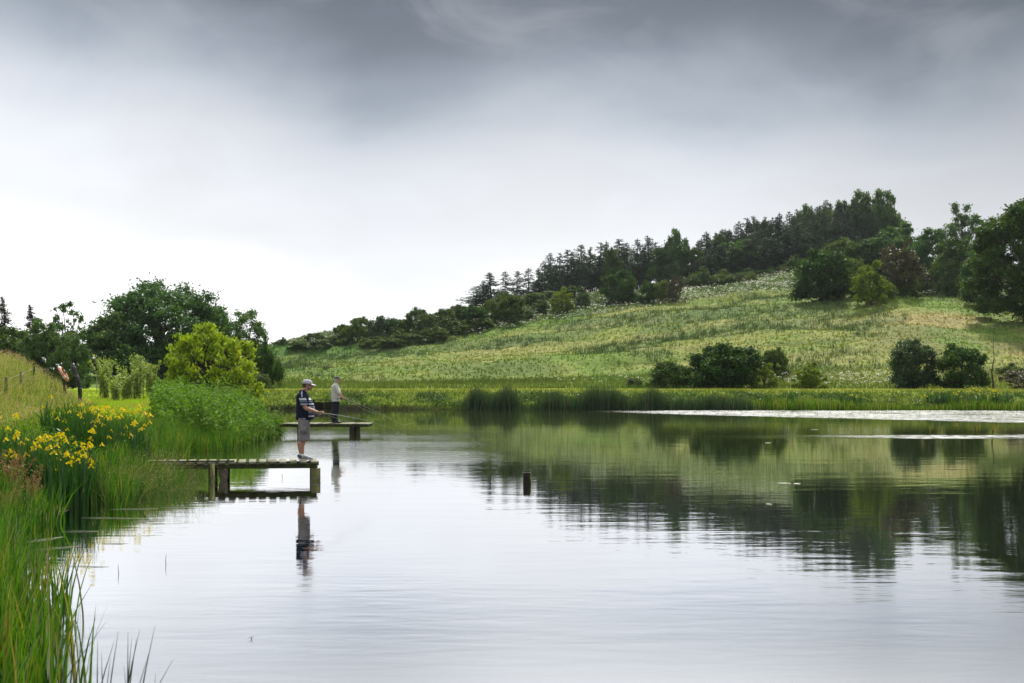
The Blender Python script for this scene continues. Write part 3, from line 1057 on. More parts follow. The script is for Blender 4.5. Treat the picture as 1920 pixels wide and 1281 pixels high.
# ---- bushes and trees on the hillside
HB = [
 # kind, name, u, v base, v top, width, label, blossom
 ('haw1', 'hawthorn_bush', 1541, 566, 463, 124, 'largest dome shaped dark bush standing out on the upper hillside', 60),
 ('bright', 'hawthorn_bush', 1633, 574, 496, 74, 'yellow green bush beside the dome shaped bush on the hillside', 0),
 ('copper', 'hawthorn_bush', 1740, 548, 500, 82, 'low bronze green bush under the open topped trees', 0),
 ('copper', 'beech_bush', 1687, 556, 450, 84, 'dark coppery bush behind the yellow green one', 0),
 ('haw3', 'hawthorn_bush', 1160, 572, 503, 76, 'round dark hawthorn on the slope below the pines', 0),
 ('haw2', 'hawthorn_bush', 1218, 568, 526, 42, 'first of three touching bushes right of the round dark hawthorn', 0),
 ('haw1', 'hawthorn_bush', 1244, 569, 524, 44, 'middle one of three touching bushes on the slope', 30),
 ('copper', 'hawthorn_bush', 1268, 567, 514, 38, 'brownish end bush of the three touching bushes', 0),
 ('bright', 'hawthorn_bush', 1054, 586, 543, 48, 'small yellow green bush on the slope between two dark ones', 0),
 ('haw2', 'hawthorn_bush', 959, 604, 548, 56, 'dark round bush below the thin pines', 0),
 ('haw3', 'hawthorn_bush', 1010, 590, 562, 40, 'low dark bush between the round bush and the yellow green one', 20),
 ('scrub', 'hawthorn_bush', 1092, 574, 548, 34, 'low pale bush beside the small yellow green bush', 60),
 ('scrub2', 'hawthorn_bush', 1405, 530, 512, 34, 'tiny bush among cow parsley under the plantation', 0),
 ('haw2', 'hawthorn_bush', 1585, 545, 478, 70, 'dark bush squeezed behind the dome shaped bush', 40),
 ('scrub2', 'elder_bush', 1620, 530, 490, 52, 'bush spotted with white blossom above the yellow green bush', 160),
 ('haw2', 'hawthorn_bush', 1575, 520, 445, 90, 'olive bush rising over the back of the dome shaped bush', 0),
 ('oak2', 'oak_tree', 1632, 515, 444, 90, 'olive green rounded tree in the middle of the upper wood', 0),
 ('oak1', 'oak_tree', 1680, 520, 423, 110, 'green rounded tree standing under the end of the pine plantation', 0),
 ('oak1', 'oak_tree', 1745, 535, 435, 100, 'blue green rounded tree behind the low bronze bush', 0),
 ('oak2', 'oak_tree', 1795, 550, 440, 90, 'dark leafy tree between the bronze bush and the big edge tree', 0),
 ('oak1', 'oak_tree', 1835, 575, 470, 80, 'dark tree tucked against the big edge tree', 0),
 ('scrub2', 'bush', 1800, 556, 520, 60, 'small dark bush at the foot of the dark leafy tree', 30),
 ('haw2', 'bush', 1700, 530, 480, 60, 'pale blossoming bush above the coppery bush', 120),
 ('haw3', 'hawthorn_bush', 845, 628, 594, 46, 'hawthorn covered in white blossom', 900),
 ('haw2', 'hawthorn_bush', 893, 614, 572, 62, 'dark bush at the foot of the first pines', 60),
 ('haw1', 'hawthorn_bush', 862, 606, 570, 58, 'dark bush above the white blossoming hawthorn', 60),
 ('haw3', 'hawthorn_bush', 922, 604, 562, 50, 'dark bush between the first pines and the round bush', 80),
 ('scrub', 'hawthorn_bush', 985, 596, 578, 44, 'low blossom flecked bush below the thin pines', 140),
]
hg = 'bushes on the hillside'
for k, nm, u, vb, vt, wp, lb, bl in HB:
    cat = 'tree' if nm.endswith('tree') else 'bush'
    by_px(T[k], nm, u, vb, vt, wp, lb, cat, hg if cat == 'bush' else 'rounded trees of the upper wood', None, bl)
by_px(T['open'], 'open_tree', 1808, 540, 386, 108, 'tall open topped tree letting sky through beside the big edge tree', 'tree', None, Y=205)
by_px(T['bigtree'], 'large_tree', 1925, 606, 352, 240, 'very big dark tree leaning into the picture from its edge', 'tree')

# ---- hedge of scrub along the skyline at the low end of the hill
hedge = [(528, 648, 634, 26, 'tiny bush at the lowest end of the skyline hedge', 0), (560, 655, 640, 40, 'low dark bush near the start of the hedge', 20),
         (600, 652, 636, 50, 'low bush flecked white in the grassy hollow', 90), (632, 648, 628, 46, 'white flecked bush before the dense hedge', 120),
         (645, 634, 607, 40, 'first dark bush that breaks the grassy skyline', 0), (668, 642, 604, 50, 'rounded dark hedge bush next to the first skyline bush', 0),
         (676, 622, 594, 36, 'pale topped bush peeping above the rounded hedge bush', 10), (712, 640, 592, 52, 'dense dark hedge bush with a domed top', 0),
         (700, 652, 630, 60, 'low spreading bramble below the domed hedge bush', 0), (745, 632, 596, 46, 'hedge bush following the domed one uphill', 0),
         (760, 648, 620, 60, 'low bramble below the middle of the hedge', 10), (783, 628, 576, 42, 'small dark tree standing above the hedge line', 0),
         (800, 632, 588, 50, 'hedge bush beside the small standing tree', 20), (828, 618, 578, 52, 'hedge bush uphill of the white hawthorn', 60),
         (815, 642, 612, 50, 'dark bramble in front of the white hawthorn', 30), (875, 626, 604, 50, 'low bramble uphill of the white hawthorn', 40),
         (735, 652, 634, 60, 'bramble skirt in front of the hedge centre', 0), (780, 646, 626, 46, 'bramble beside the hedge centre skirt', 20),
         (905, 618, 596, 46, 'low scrub between hedge and hillside bushes', 60), (590, 640, 624, 34, 'small bush on the grassy skyline rise', 0),
         (935, 580, 552, 50, 'dark bush filling under the first skyline pine', 10), (1000, 572, 548, 46, 'blossom flecked bush under the thin pines', 140),
         (1035, 566, 545, 44, 'blossoming bush below the tall pine edge', 140), (1075, 560, 536, 50, 'scrub below the pine trunks', 20)]
hk = ['scrub2', 'haw2', 'scrub', 'haw3', 'haw1']
for i, (u, vb, vt, wp, lb, bl) in enumerate(hedge):
    by_px(T[hk[i % 5]], 'hedge_bush', u, vb, vt, wp * 1.15, lb, 'bush', 'bushes of the skyline hedge', None, bl, .2)

# ---- pines along the crest
pk = ['pine1', 'pine2', 'pine3', 'pine4', 'larch']
pines = [(893, 540, 'lowest small pine at the start of the ridge', 2, 5), (905, 528, 'second pine at the start of the ridge, still low', 0, 5), (921, 513, 'dense dark pine leading the pine row', 3, 6.2),
         (947, 511, 'first thin pine with sky between its branches', 4, 4.4), (969, 511, 'second thin pine with sky between its branches', 2, 3.8),
         (991, 505, 'third thin see-through pine with spreading twigs', 4, 4.6), (1011, 505, 'dark pine closing the thin pines', 3, 4.2),
         (1022, 492, 'small pine leaning on the tall pine edge', 0, 4), (1034, 477, 'tall pointed pine starting the tall row', 0, 4.4),
         (1048, 477, 'slim pine after the tall pointed one', 1, 4), (1064, 471, 'pine with a ragged double top', 2, 4.6), (1078, 474, 'slim pine behind the ragged double top', 1, 4.4),
         (1091, 462, 'pine with a flat layered top', 2, 5), (1107, 466, 'dense pine between flat top and brush top', 0, 4.6), (1123, 457, 'pine with upswept brush-like top', 1, 4.6),
         (1136, 455, 'upswept pine just before the wide dark one', 3, 4.8), (1160, 451, 'wide dark pine above the round hawthorn', 2, 5.6),
         (1178, 458, 'pine half hidden by the wide dark one', 0, 5), (1195, 450, 'pine with brownish lower boughs', 4, 5), (1217, 444, 'highest pine before the gap trees', 0, 6)]
for u, vt, lb, k, w in pines:
    Y = 216 + (u * 7 % 11)
    by_px(T[pk[k]], 'pine_tree', u, 0, vt - 3, w * 1.3 * F / Y, lb, 'tree', 'pines along the ridge', Y=Y, sink=.4)
for i in range(16):      # second row, showing through between the first
    u = 1030 + i * 13.5
    Y = 228 + (i * 5 % 9)
    vt = np.interp(u, [1030, 1120, 1240], [492, 468, 452]) + (i * 7 % 5) * 3
    by_px(T[pk[(i * 3) % 4]], 'pine_tree', u, 0, vt, 6.6 * F / Y, 'pine standing in the shaded second row behind the ridge pines', 'tree', 'shaded second row of ridge pines', Y=Y, sink=.4)
for u, vt, w, k, lb in ((1262, 440, 56, 'oak1', 'broadleaf tree in the gap of the pine row'), (1275, 431, 60, 'open', 'open twiggy tree top above the gap in the pine row'),
                        (1298, 462, 50, 'oak2', 'lower broadleaf tree closing the gap in the pine row'), (1240, 462, 50, 'oak2', 'dark broadleaf tree beside the highest ridge pine'),
                        (1385, 452, 84, 'oak1', 'lighter blue green broadleaf tree in the plantation edge'), (1330, 478, 60, 'oak2', 'dark low broadleaf tree at the plantation corner'), (1352, 436, 48, 'oak2', 'rounded broadleaf crown on the skyline where the plantation starts'),
                        (1432, 412, 50, 'oak2', 'rounded crown breaking the pine tips at the middle of the plantation skyline'), (1508, 392, 60, 'oak1', 'rounded crown among the higher pine tips'), (1545, 386, 56, 'oak2', 'rounded crown just below the top of the wood'), (1148, 462, 44, 'oak2', 'rounded crown filling in beside the upswept pine')):
    by_px(T[k], 'broadleaf_tree', u, 0, vt, w, lb, 'tree', 'broadleaf trees among the ridge pines', Y=214 if vt > 437 else 231)
# plantation: front, middle and top rows
lab_f = ['pine with brown lower boughs at the front edge of the plantation', 'bare-stemmed pine at the front edge of the plantation']
top = lambda u: np.interp(u, [1290, 1345, 1372, 1413, 1453, 1497, 1530, 1560, 1610, 1660, 1690], [456, 428, 420, 406, 402, 388, 382, 376, 370, 372, 398])
n = 0
rp = random.Random(5)
for row, (Y, off, cnt) in enumerate(((212, 34, 17), (222, 12, 19), (233, 0, 20), (244, 4, 18))):
    for i in range(cnt):
        u = 1300 + (i + .5) * (235 if row == 0 else 290 if row == 1 else 345) / cnt + rp.uniform(-6, 6)
        vt = top(u) + off + rp.uniform(-7, 12)
        lb = ('pine in the front row of the dark plantation above the white flowers', 'pine in the second row of the plantation',
              'pine on the skyline of the dark plantation', 'pine at the back of the plantation, only its tip showing')[row]
        gr = ('front row of the pine plantation', 'second row of the pine plantation', 'skyline row of the pine plantation', 'back row of the pine plantation')[row]
        k = rp.choice(['pine1', 'pine2', 'pine4', 'pine4', 'larch' if row == 0 else 'pine1'])
        by_px(T[k], 'pine_tree', u, 0, vt, rp.uniform(6.0, 8.2) * F / Y, lb, 'tree', gr, Y=Y + rp.uniform(-2, 2), sink=.4)
for u, vt, w, lb in ((1612, 366, 80, 'rounded broadleaf crown near the top of the wood'), (1655, 364, 84, 'highest rounded broadleaf crown ending the wood'),
                     (1676, 398, 64, 'lower round crown on the falling edge of the wood'), (1580, 384, 60, 'dark round crown joining the pines to the wood top'),
                     (1640, 392, 90, 'dark mass of leaves under the highest crown')):
    by_px(T['oak1'], 'broadleaf_tree', u, 0, vt, w, lb, 'tree', 'broadleaf crowns at the top of the wood', Y=236)
for i, (u, vt) in enumerate(((1310, 505), (1350, 508), (1395, 506), (1440, 502), (1475, 498), (1500, 480))):
    by_px(T['scrub2'], 'bush', u, 0, vt, 66, ('dark undergrowth bush at the foot of the plantation, first from the gap', 'undergrowth bush below the bare pine stems', 'undergrowth bush under the lighter broadleaf tree',
          'undergrowth bush above the whitest flowers', 'undergrowth bush near the dome shaped bush', 'tall undergrowth bush behind the dome shaped bush')[i], 'bush', 'undergrowth bushes of the plantation', Y=207, blossom=10)

# ------------------------------------------------------------------ pasture tufts
rng = np.random.default_rng(11)


def field_points(n, y0, y1, tmin=-.30, tmax=.60, pw=1.0):
    y = y0 + (y1 - y0) * rng.random(n) ** pw
    t = rng.uniform(tmin, tmax, n)
    return t * y, y


x, y = field_points(95000, 84, 222, pw=.8)
keep = (y < 200)
x, y = x[keep], y[keep]
r0 = np.stack([x, y, zter(x, y) - .03], 1)
hh = .10 + .22 * rng.random(len(x)) * (.3 + fbm(x * .2, y * .3, 61))
V, f, c = blades(r0, hh, .16 + .16 * rng.random(len(x)), rng.uniform(.1, .9, len(x)), rng, 1)
cc = np.repeat(albedo(x, y) * (1.18 + .36 * rng.random((len(x), 1))), 3, 0)
stuff('pasture_grass', (V, f, cc), M['tuft'], 'rough yellow green pasture grass covering the hillside')

# darker rush clumps
x, y = field_points(9000, 92, 188, -.26, .60)
m_ = (fbm(x * .085, y * .075, 13, 3) + .10 * rng.random(len(x)) > .585)
x, y = x[m_], y[m_]
nb = 12
px_ = np.repeat(x, nb) + rng.normal(0, .22, len(x) * nb)
py_ = np.repeat(y, nb) + rng.normal(0, .22, len(x) * nb)
r0 = np.stack([px_, py_, zter(px_, py_) - .05], 1)
s_ = np.repeat(rng.uniform(.35, .85, len(x)), nb)
stuff('rush_clumps', blades(r0, s_ * rng.uniform(.7, 1.1, len(s_)), .05, rng.uniform(.05, .45, len(s_)), rng, 1), M['bulrush'],
      'dark rush clumps scattered in bands across the pasture')

# scrub weeds under the trees
x, y = field_points(52000, 150, 216, -.26, .50)
t = x / y
m_ = y > scrub_y(t) + 2
x, y = x[m_], y[m_]
P = np.stack([x, y, zter(x, y) + .1 + .5 * rng.random(len(x)) * fbm(x * .2, y * .2, 8)], 1)
stuff('hill_undergrowth', leaves(P, rng.uniform(.25, .5, len(P)), rng, .8), M['scrub'], 'dark green weeds and brambles under the hill trees')

# cow parsley on the hill and along the far bank
PP = []
for (t0, t1, s0, s1, n_, hz) in ((.12, .25, -1, 34, 1300, .6), (-.07, .02, 0, 14, 320, .6), (.02, .15, 2, 20, 260, .6), (.28, .45, -1, 6, 300, .7), (-.20, -.08, -2, 8, 120, .5)):
    tt = rng.uniform(t0, t1, n_)
    yy_ = scrub_y(tt) + rng.uniform(s0, s1, n_)
    xx_ = tt * yy_
    k_ = fbm(xx_ * .25, yy_ * .25, 91, 2) > .42
    xx_, yy_ = xx_[k_], yy_[k_]
    PP.append(np.stack([xx_, yy_, zter(xx_, yy_) + hz + rng.uniform(-.2, .25, len(xx_))], 1))
u_ = np.concatenate([rng.uniform(1440, 1690, 170), rng.uniform(1820, 1850, 30), rng.uniform(1740, 1840, 45), rng.uniform(980, 1240, 30)])
yy_ = rng.uniform(83, 88, len(u_))
xx_ = (u_ - 960) / F * yy_
PP.append(np.stack([xx_, yy_, zter(xx_, yy_) + rng.uniform(.35, .8, len(u_))], 1))
Pc = np.concatenate(PP)
Pc4 = np.repeat(Pc, 5, 0) + rng.normal(0, 1, (len(Pc) * 5, 3)) * np.array([.10, .10, .03])
far_ = (Pc4[:, 1] > 100)
stuff('cow_parsley_flowers', leaves(Pc4, np.where(far_, .15, .11), rng, 3.0, .9), M['white'], 'flat white cow parsley heads dotted along bank and hillside')
st = Pc[Pc[:, 1] < 100]
r0 = st.copy()
r0[:, 2] = zter(st[:, 0], st[:, 1])
stuff('cow_parsley_stems', blades(r0, st[:, 2] - r0[:, 2], .02, .02, rng, 1), M['scrub'], 'thin green stems carrying the white flower heads by the bank')

# verge of taller grass behind the mown strip
n_ = 30000
x = rng.uniform(-22, 48, n_)
y = rng.uniform(82.0, 92, n_)
r0 = np.stack([x, y, zter(x, y) - .05], 1)
h_ = rng.uniform(.2, .65, n_) * (.6 + .8 * fbm(x * .2, y * .2, 3))
V, f, c = blades(r0, h_ * .8, .05, rng.uniform(.1, .7, n_), rng, 1)
stuff('verge_grass', (V, f, np.repeat(albedo(x, y + 8) * (0.6 + .7 * rng.random((n_, 1))), 3, 0)), M['tuft'], 'tall seeding grass behind the mown strip of the dam')

# mown bank of the dam
n_ = 60000
x = rng.uniform(-22, 50, n_)
y = rng.uniform(71.3, 74.6, n_)
r0 = np.stack([x, y, zter(x, y) - .02], 1)
V, f, c = blades(r0, rng.uniform(.06, .20, n_), .05, rng.uniform(.2, 1.1, n_), rng, 1)
cc = np.repeat(albedo(x, y) * (0.6 + .8 * rng.random((n_, 1))) * (0.75 + .5 * fbm(x * 1.2, y * 1.5, 5, 2))[:, None], 3, 0)
stuff('bank_grass', (V, f, cc), M['tuft'], 'short sunlit grass on the sloping face of the dam')

# bulrush beds of the far shore
parts = []
for (u0, u1, ya, yb, n_, h0, h1) in ((876, 970, 69.6, 71.4, 2000, 1.0, 1.5), (1004, 1260, 69.6, 71.4, 5200, .9, 1.4), (1245, 1410, 69.7, 71.4, 3000, .75, 1.3), (1412, 1440, 70.4, 71.3, 160, .4, .8)):
    y = rng.uniform(ya, yb, n_)
    uu = rng.uniform(u0, u1, n_) + rng.normal(0, 9, n_)
    x = (uu - 960) / F * y
    k = (.6 + .75 * vnoise(x * .8, y * .2, 3)) * np.clip(1.05 - .9 * np.clip(np.abs(uu - (u0 + u1) / 2) / (u1 - u0) * 2 - .55, 0, 1) ** 1.2, .35, 1)
    r0 = np.stack([x, y, np.full(n_, -.1)], 1)
    parts.append(blades(r0, rng.uniform(h0, h1, n_) * k, .032, rng.uniform(0, .22, n_), rng, 2))
stuff('bulrush_bed', parts, M['bulrush'], 'dense blue green bulrushes along the foot of the far bank')
# leafy weeds on the lower face of the dam
n_ = 12000
x = rng.uniform(-18, 40, n_)
y = rng.uniform(71.2, 73.0, n_)
m_ = fbm(x * .8, y * .8, 66, 3) > .5
x, y = x[m_], y[m_]
P = np.stack([x, y, zter(x, y) + .22 * rng.random(len(x))], 1)
stuff('dam_weeds', leaves(P, rng.uniform(.06, .13, len(P)), rng, .5, .6), M['scrub'], 'dark leafy weeds low on the face of the dam')
parts = []
n_ = 5200
y = rng.uniform(70.3, 71.7, n_)
x = (rng.uniform(1410, 1960, n_) - 960) / F * y
k = .3 + 1.1 * vnoise(x * .35, y * .1, 13)
r0 = np.stack([x, y, np.full(n_, -.02)], 1)
parts.append(blades(r0, rng.uniform(.25, .7, n_) * k, .035, rng.uniform(0, .4, n_), rng, 2))
n_ = 900
y = rng.uniform(68.6, 70.4, n_)
x = (rng.uniform(1885, 1960, n_) - 960) / F * y
parts.append(blades(np.stack([x, y, np.full(n_, -.05)], 1), rng.uniform(.3, .7, n_), .035, rng.uniform(0, .4, n_), rng, 2))
n_ = 500
x = rng.uniform(-15, 12, n_)
y = rng.uniform(70.9, 71.4, n_)
parts.append(blades(np.stack([x, y, zter(x, y)], 1), rng.uniform(.1, .35, n_), .03, rng.uniform(0, .8, n_), rng, 2))
stuff('far_sedge', parts, M['blade'], 'short bright sedge fringing the far shore')

# ------------------------------------------------------------------ left bank vegetation
IRISES = [(at(96, 19.5), 19.5, 1.0), (at(200, 25.5), 25.5, 1.15), (at(2, 20.5), 20.5, .5), (at(130, 26.5), 26.5, .7)]


def clear_of_iris(x, y):
    ok = np.ones(len(x), bool)
    for a, b, r in IRISES:
        ok &= ~((np.abs(x - a - (b - y) * .38) < r) & (y > b - 1.9) & (y < b + 1.0))
    return ok


def bank_pts(n, y0, y1, o0, o1, pw=1.0):
    """points between o0 and o1 metres landward of the left shoreline"""
    y = y0 + (y1 - y0) * rng.random(n) ** pw
    o = rng.uniform(o0, o1, n)
    x = xl(y) - o
    return x, y


def rooted(x, y, dz=-.03):
    z = zter(x, y)
    return np.stack([x, y, np.maximum(z, -.35) + dz], 1)


# tall seeding grass on the slope by the fence
n_ = 60000
y = 11 + (66 - 11) * rng.random(n_) ** 1.1
x = xe(y) + .15 - 8.5 * rng.random(n_) ** .9
d_ = vnoise(x * .6, y * .5, 22)
r0 = rooted(x, y)
hh = rng.uniform(.45, 1.05, n_) * (.65 + .6 * d_) * np.clip(.30 + (xe(y) - x) * .55, .2, 1)
stuff('meadow_grass', blades(r0, hh, .010 + .00035 * y, rng.uniform(.1, .55, n_), rng, 2), M['straw'], 'tall pale seeding grass on the slope by the wire fence')
# seed heads
k = rng.random(n_) < .26
tip = r0[k].copy()
tip[:, 2] += hh[k] * 1.02
Pc4 = np.repeat(tip, 5, 0) + rng.normal(0, 1, (len(tip) * 5, 3)) * np.array([.03, .03, .06])
M['seed'] = leafmat('grass_seed', (.36, .28, .17), (.50, .42, .27), None, .3, .8, .1)
stuff('grass_seed_heads', leaves(Pc4, .048, rng, 0, .3), M['seed'], 'beige feathery seed heads over the meadow grass')

# mown path: short bright turf
n_ = 60000
y = 14 + 60 * rng.random(n_) ** 1.2
x = xe(y) + rng.uniform(-.4, 8.2, n_)
m_ = (-lake_d(x, y) > 1.5)
x, y = x[m_], y[m_]
V, f, c = blades(rooted(x, y, -.01), rng.uniform(.05, .15, len(x)), .035, rng.uniform(.2, 1.2, len(x)), rng, 1)
cc = np.repeat(albedo(x, y) * (0.7 + .6 * rng.random((len(x), 1))), 3, 0)
stuff('path_turf', (V, f, cc), M['tuft'], 'bright freshly mown grass of the lakeside path')

# weeds between path and reeds, near bank
n_ = 26000
x, y = bank_pts(n_, 5, 34, .4, 3.4)
k = .35 + .6 * vnoise(x * .7, y * .7, 44)
m_ = clear_of_iris(x, y)
x, y, k = x[m_], y[m_], k[m_]
n_ = len(x)
stuff('bank_weeds', blades(rooted(x, y), rng.uniform(.25, .75, n_) * k, .016 + .0004 * y, rng.uniform(.1, .8, n_), rng, 2), M['blade'], 'lush mixed grass and weeds on top of the near bank')

# green reeds standing in the shallows
parts = []
spec = [  # y0, y1, o0, o1, n, h0, h1, w
    (9.5, 15.5, -.9, 1.6, 7500, .7, 1.15, .017), (15.5, 19.0, -.5, 1.5, 2600, .55, .95, .022), (19, 24.0, -.8, .8, 4200, .5, .9, .022),
    (26, 33, -.3, 1.5, 5200, .6, 1.0, .018), (33, 40, -1.3, .8, 4200, .6, .95, .02), (40, 50, -1.2, .8, 2600, .5, .95, .022),
    (50, 69, -.6, .8, 1800, .4, .8, .025)]
for (y0, y1, o0, o1, n_, h0, h1, w_) in spec:
    x, y = bank_pts(n_, y0, y1, o0, o1)
    cl = vnoise(x * 1.6, y * 1.1, 55)
    m_ = (cl + .5 * rng.random(n_) > .45) & clear_of_iris(x, y)
    x, y, cl = x[m_], y[m_], cl[m_]
    ln = np.where(rng.random(len(x)) < .10, rng.uniform(.5, 1.0, len(x)), rng.uniform(.03, .30, len(x)))
    r0 = rooted(x, y)
    r0[:, 2] = np.maximum(r0[:, 2], -.25)
    parts.append(blades(r0, rng.uniform(h0, h1, len(x)) * (.7 + .5 * cl), w_, ln, rng, 3, .06))
stuff('reed_bed', parts, M['blade'], 'fresh green reeds along the near shoreline')

# very near reeds, a little out of focus
parts = []
for (n_, xa, xb, ya, yb, h0, h1) in ((3800, -4.5, -2.85, 5.4, 8.0, .75, 1.2), (4200, -5.8, -3.8, 7.6, 10.4, .8, 1.15)):
    x = rng.uniform(xa, xb, n_)
    y = rng.uniform(ya, yb, n_)
    m_ = rng.random(n_) < np.clip((xb - x) / (xb - xa) * 2.6, 0.02, 1)
    x, y = x[m_], y[m_]
    r0 = np.stack([x, y, np.full(len(x), -.15)], 1)
    parts.append(blades(r0, rng.uniform(h0, h1, len(x)), .020, rng.uniform(.02, .3, len(x)), rng, 4, .05))
stuff('near_reed_bed', parts, M['blade'], 'tall soft-focus green reeds closest to the camera')

# grey green flowering rush between reeds and jetty
parts = []
for (cx_, cy_, rx_, ry_, n_) in ((-6.75, 21.2, .75, 1.6, 2600), (-7.0, 23.4, .6, 1.0, 1300)):
    x = cx_ + rng.normal(0, .5, n_) * rx_
    y = cy_ + rng.normal(0, .5, n_) * ry_
    parts.append(blades(rooted(x, y), rng.uniform(.4, .8, n_) , .009, rng.uniform(.05, .6, n_), rng, 2))
V0 = parts
rs = stuff('rush_bed', parts, M['sedge'], 'grey green rushes with tiny seed tufts beside the near jetty')
P = np.concatenate([p[0].reshape(-1, 5, 3)[:, 4] for p in parts])
P = P[rng.random(len(P)) < .3]
P = np.repeat(P, 4, 0) + rng.normal(0, .03, (len(P) * 4, 3))
stuff('rush_seed_tufts', leaves(P, .016, rng, 0, .5), M['seed'], 'tiny pale seed tufts on the grey green rushes')

# nettle and willowherb thicket
n_ = 4200
y = rng.uniform(31.5, 47, n_)
o = rng.uniform(-1.3, 5.6, n_)
x = xl(y) - o
m_ = (x > xe(y) + 4.6 - .02 * y) & ~((y < 35) & (o < .6)) & ~((y > 43) & (o < -.3))
x, y = x[m_], y[m_]
top_ = np.interp(x - xl(y), [-5, -3, -1.0, 0.6, 1.3], [.75, 1.1, 1.42, 1.5, 1.1]) * np.interp(y, [31, 34, 37, 46], [.55, .8, 1.05, 1.0]) * (.8 + .35 * vnoise(x * 1.3, y * 1.3, 4)) * rng.choice([.55, .75, .9, 1.0, 1.2], len(x), p=[.15, .25, .3, .24, .06]) * rng.uniform(.93, 1.07, len(x))
r0 = rooted(x, y)
sb = blades(r0, top_, .012, rng.uniform(0, .15, len(x)), rng, 2)
stuff('nettle_stems', sb, M['nettle'], 'upright green stems of the lakeside nettle thicket')
nl = 26
tz = rng.random((len(x), nl)) ** .7
P = r0[:, None, :] + np.stack([rng.normal(0, .055, tz.shape), rng.normal(0, .055, tz.shape), tz * top_[:, None]], 2)
ncol = np.repeat(rng.random((len(x), 3)), nl, 0) * .6 + .4 * rng.random((len(x) * nl, 3))
stuff('nettle_thicket', leaves(P.reshape(-1, 3), rng.uniform(.07, .14, P.shape[0] * nl), rng, .6, .5, None, ncol), M['nettle'], 'dense waist high nettle and willowherb thicket at the water edge')

# young willow shoots
wg = 'young willow shrubs behind the path'
for u_, vb_, w_, lb_ in ((1655, 560, 50, 'dark scrub between the yellow green bush and the coppery one'), (1695, 556, 60, 'dark scrub along the foot of the coppery bush'), (1722, 552, 50, 'dark scrub under the blue green tree'), (1778, 556, 60, 'dark scrub between the bronze bush and the dark leafy tree'), (1822, 562, 60, 'dark scrub at the back of the big edge tree'), (1600, 556, 50, 'dark scrub on the outer side of the dome shaped bush')):
    by_px(T['scrub2'], 'bush', u_, vb_, vb_ - 38, w_, lb_, 'bush', hg, None, 30)
for j, (u, Y, vt, w_, lb) in enumerate(((196, 62, 660, 2.0, 'tallest pale leaved willow shoot nearest the black post'), (238, 60, 682, 2.4, 'lower pale willow bush in the middle of the shrubs'),
                                        (258, 61, 662, 1.3, 'slim pale willow shoot with a pointed tip'), (282, 64, 672, 1.4, 'pale willow shoot touching the yellow tree'),
                                        (215, 58, 700, 2.6, 'low pale thicket under the willow shoots'))):
    x0, y0 = at(u, Y), Y
    z0 = Z(x0, y0)
    H = CZ + (HV - vt) / F * Y - z0
    e = empty('willow_shrub', (x0, y0, z0), 0, lb, 'shrub', wg)
    r_ = np.random.default_rng(100 + j)
    ns = 22
    rt = r_.normal(0, .12, (ns, 3)) * np.array([1, 1, 0])
    L = H * r_.uniform(.45, 1.0, ns)
    a = r_.uniform(0, 6.28, ns)
    ln = r_.uniform(.05, .5, ns) * w_ / H * .8
    Vv, ff, c_ = blades(rt, L, .03, ln, r_, 3, 0, a)
    link('stem', npmesh('willow_stem', Vv, ff, c_), e, M['bark'])
    Pl = []
    for k in range(ns):
        tt = r_.uniform(.15, 1.0, int(46 * L[k]))
        d = np.array([math.cos(a[k]), math.sin(a[k]), 0])
        Pl.append(rt[k] + d * ln[k] * L[k] * tt[:, None] ** 2 + np.array([0, 0, 1]) * L[k] * tt[:, None] + r_.normal(0, .06, (len(tt), 3)))
    Vv, ff, c_ = leaves(np.concatenate(Pl), .13, r_, .3, .42)
    link('foliage', npmesh('willow_foliage', Vv, ff, c_), e, M['willow'])

# ---- yellow flag irises
def flower_mesh():
    r_ = np.random.default_rng(5)
    P, S = [], []
    for k in range(3):
        a = k * 2.094
        d = np.array([math.cos(a), math.sin(a), 0])
        for q in range(3):
            P.append(d * (.018 + .02 * q) + np.array([0, 0, .012 - .007 * q * q]))
            S.append((d + np.array([0, 0, -.2 * q])))
        P.append(d * .012 + np.array([0, 0, .035]))
        S.append(np.array([0, 0, 1.0]) + d * .2)
    V, f, c = leaves(np.array(P), .052, r_, .2, .75, np.array(S) * 3)
    me = npmesh('iris_flower', V, f, c)
    me.materials.append(M['petal'])
    return me


FL = flower_mesh()


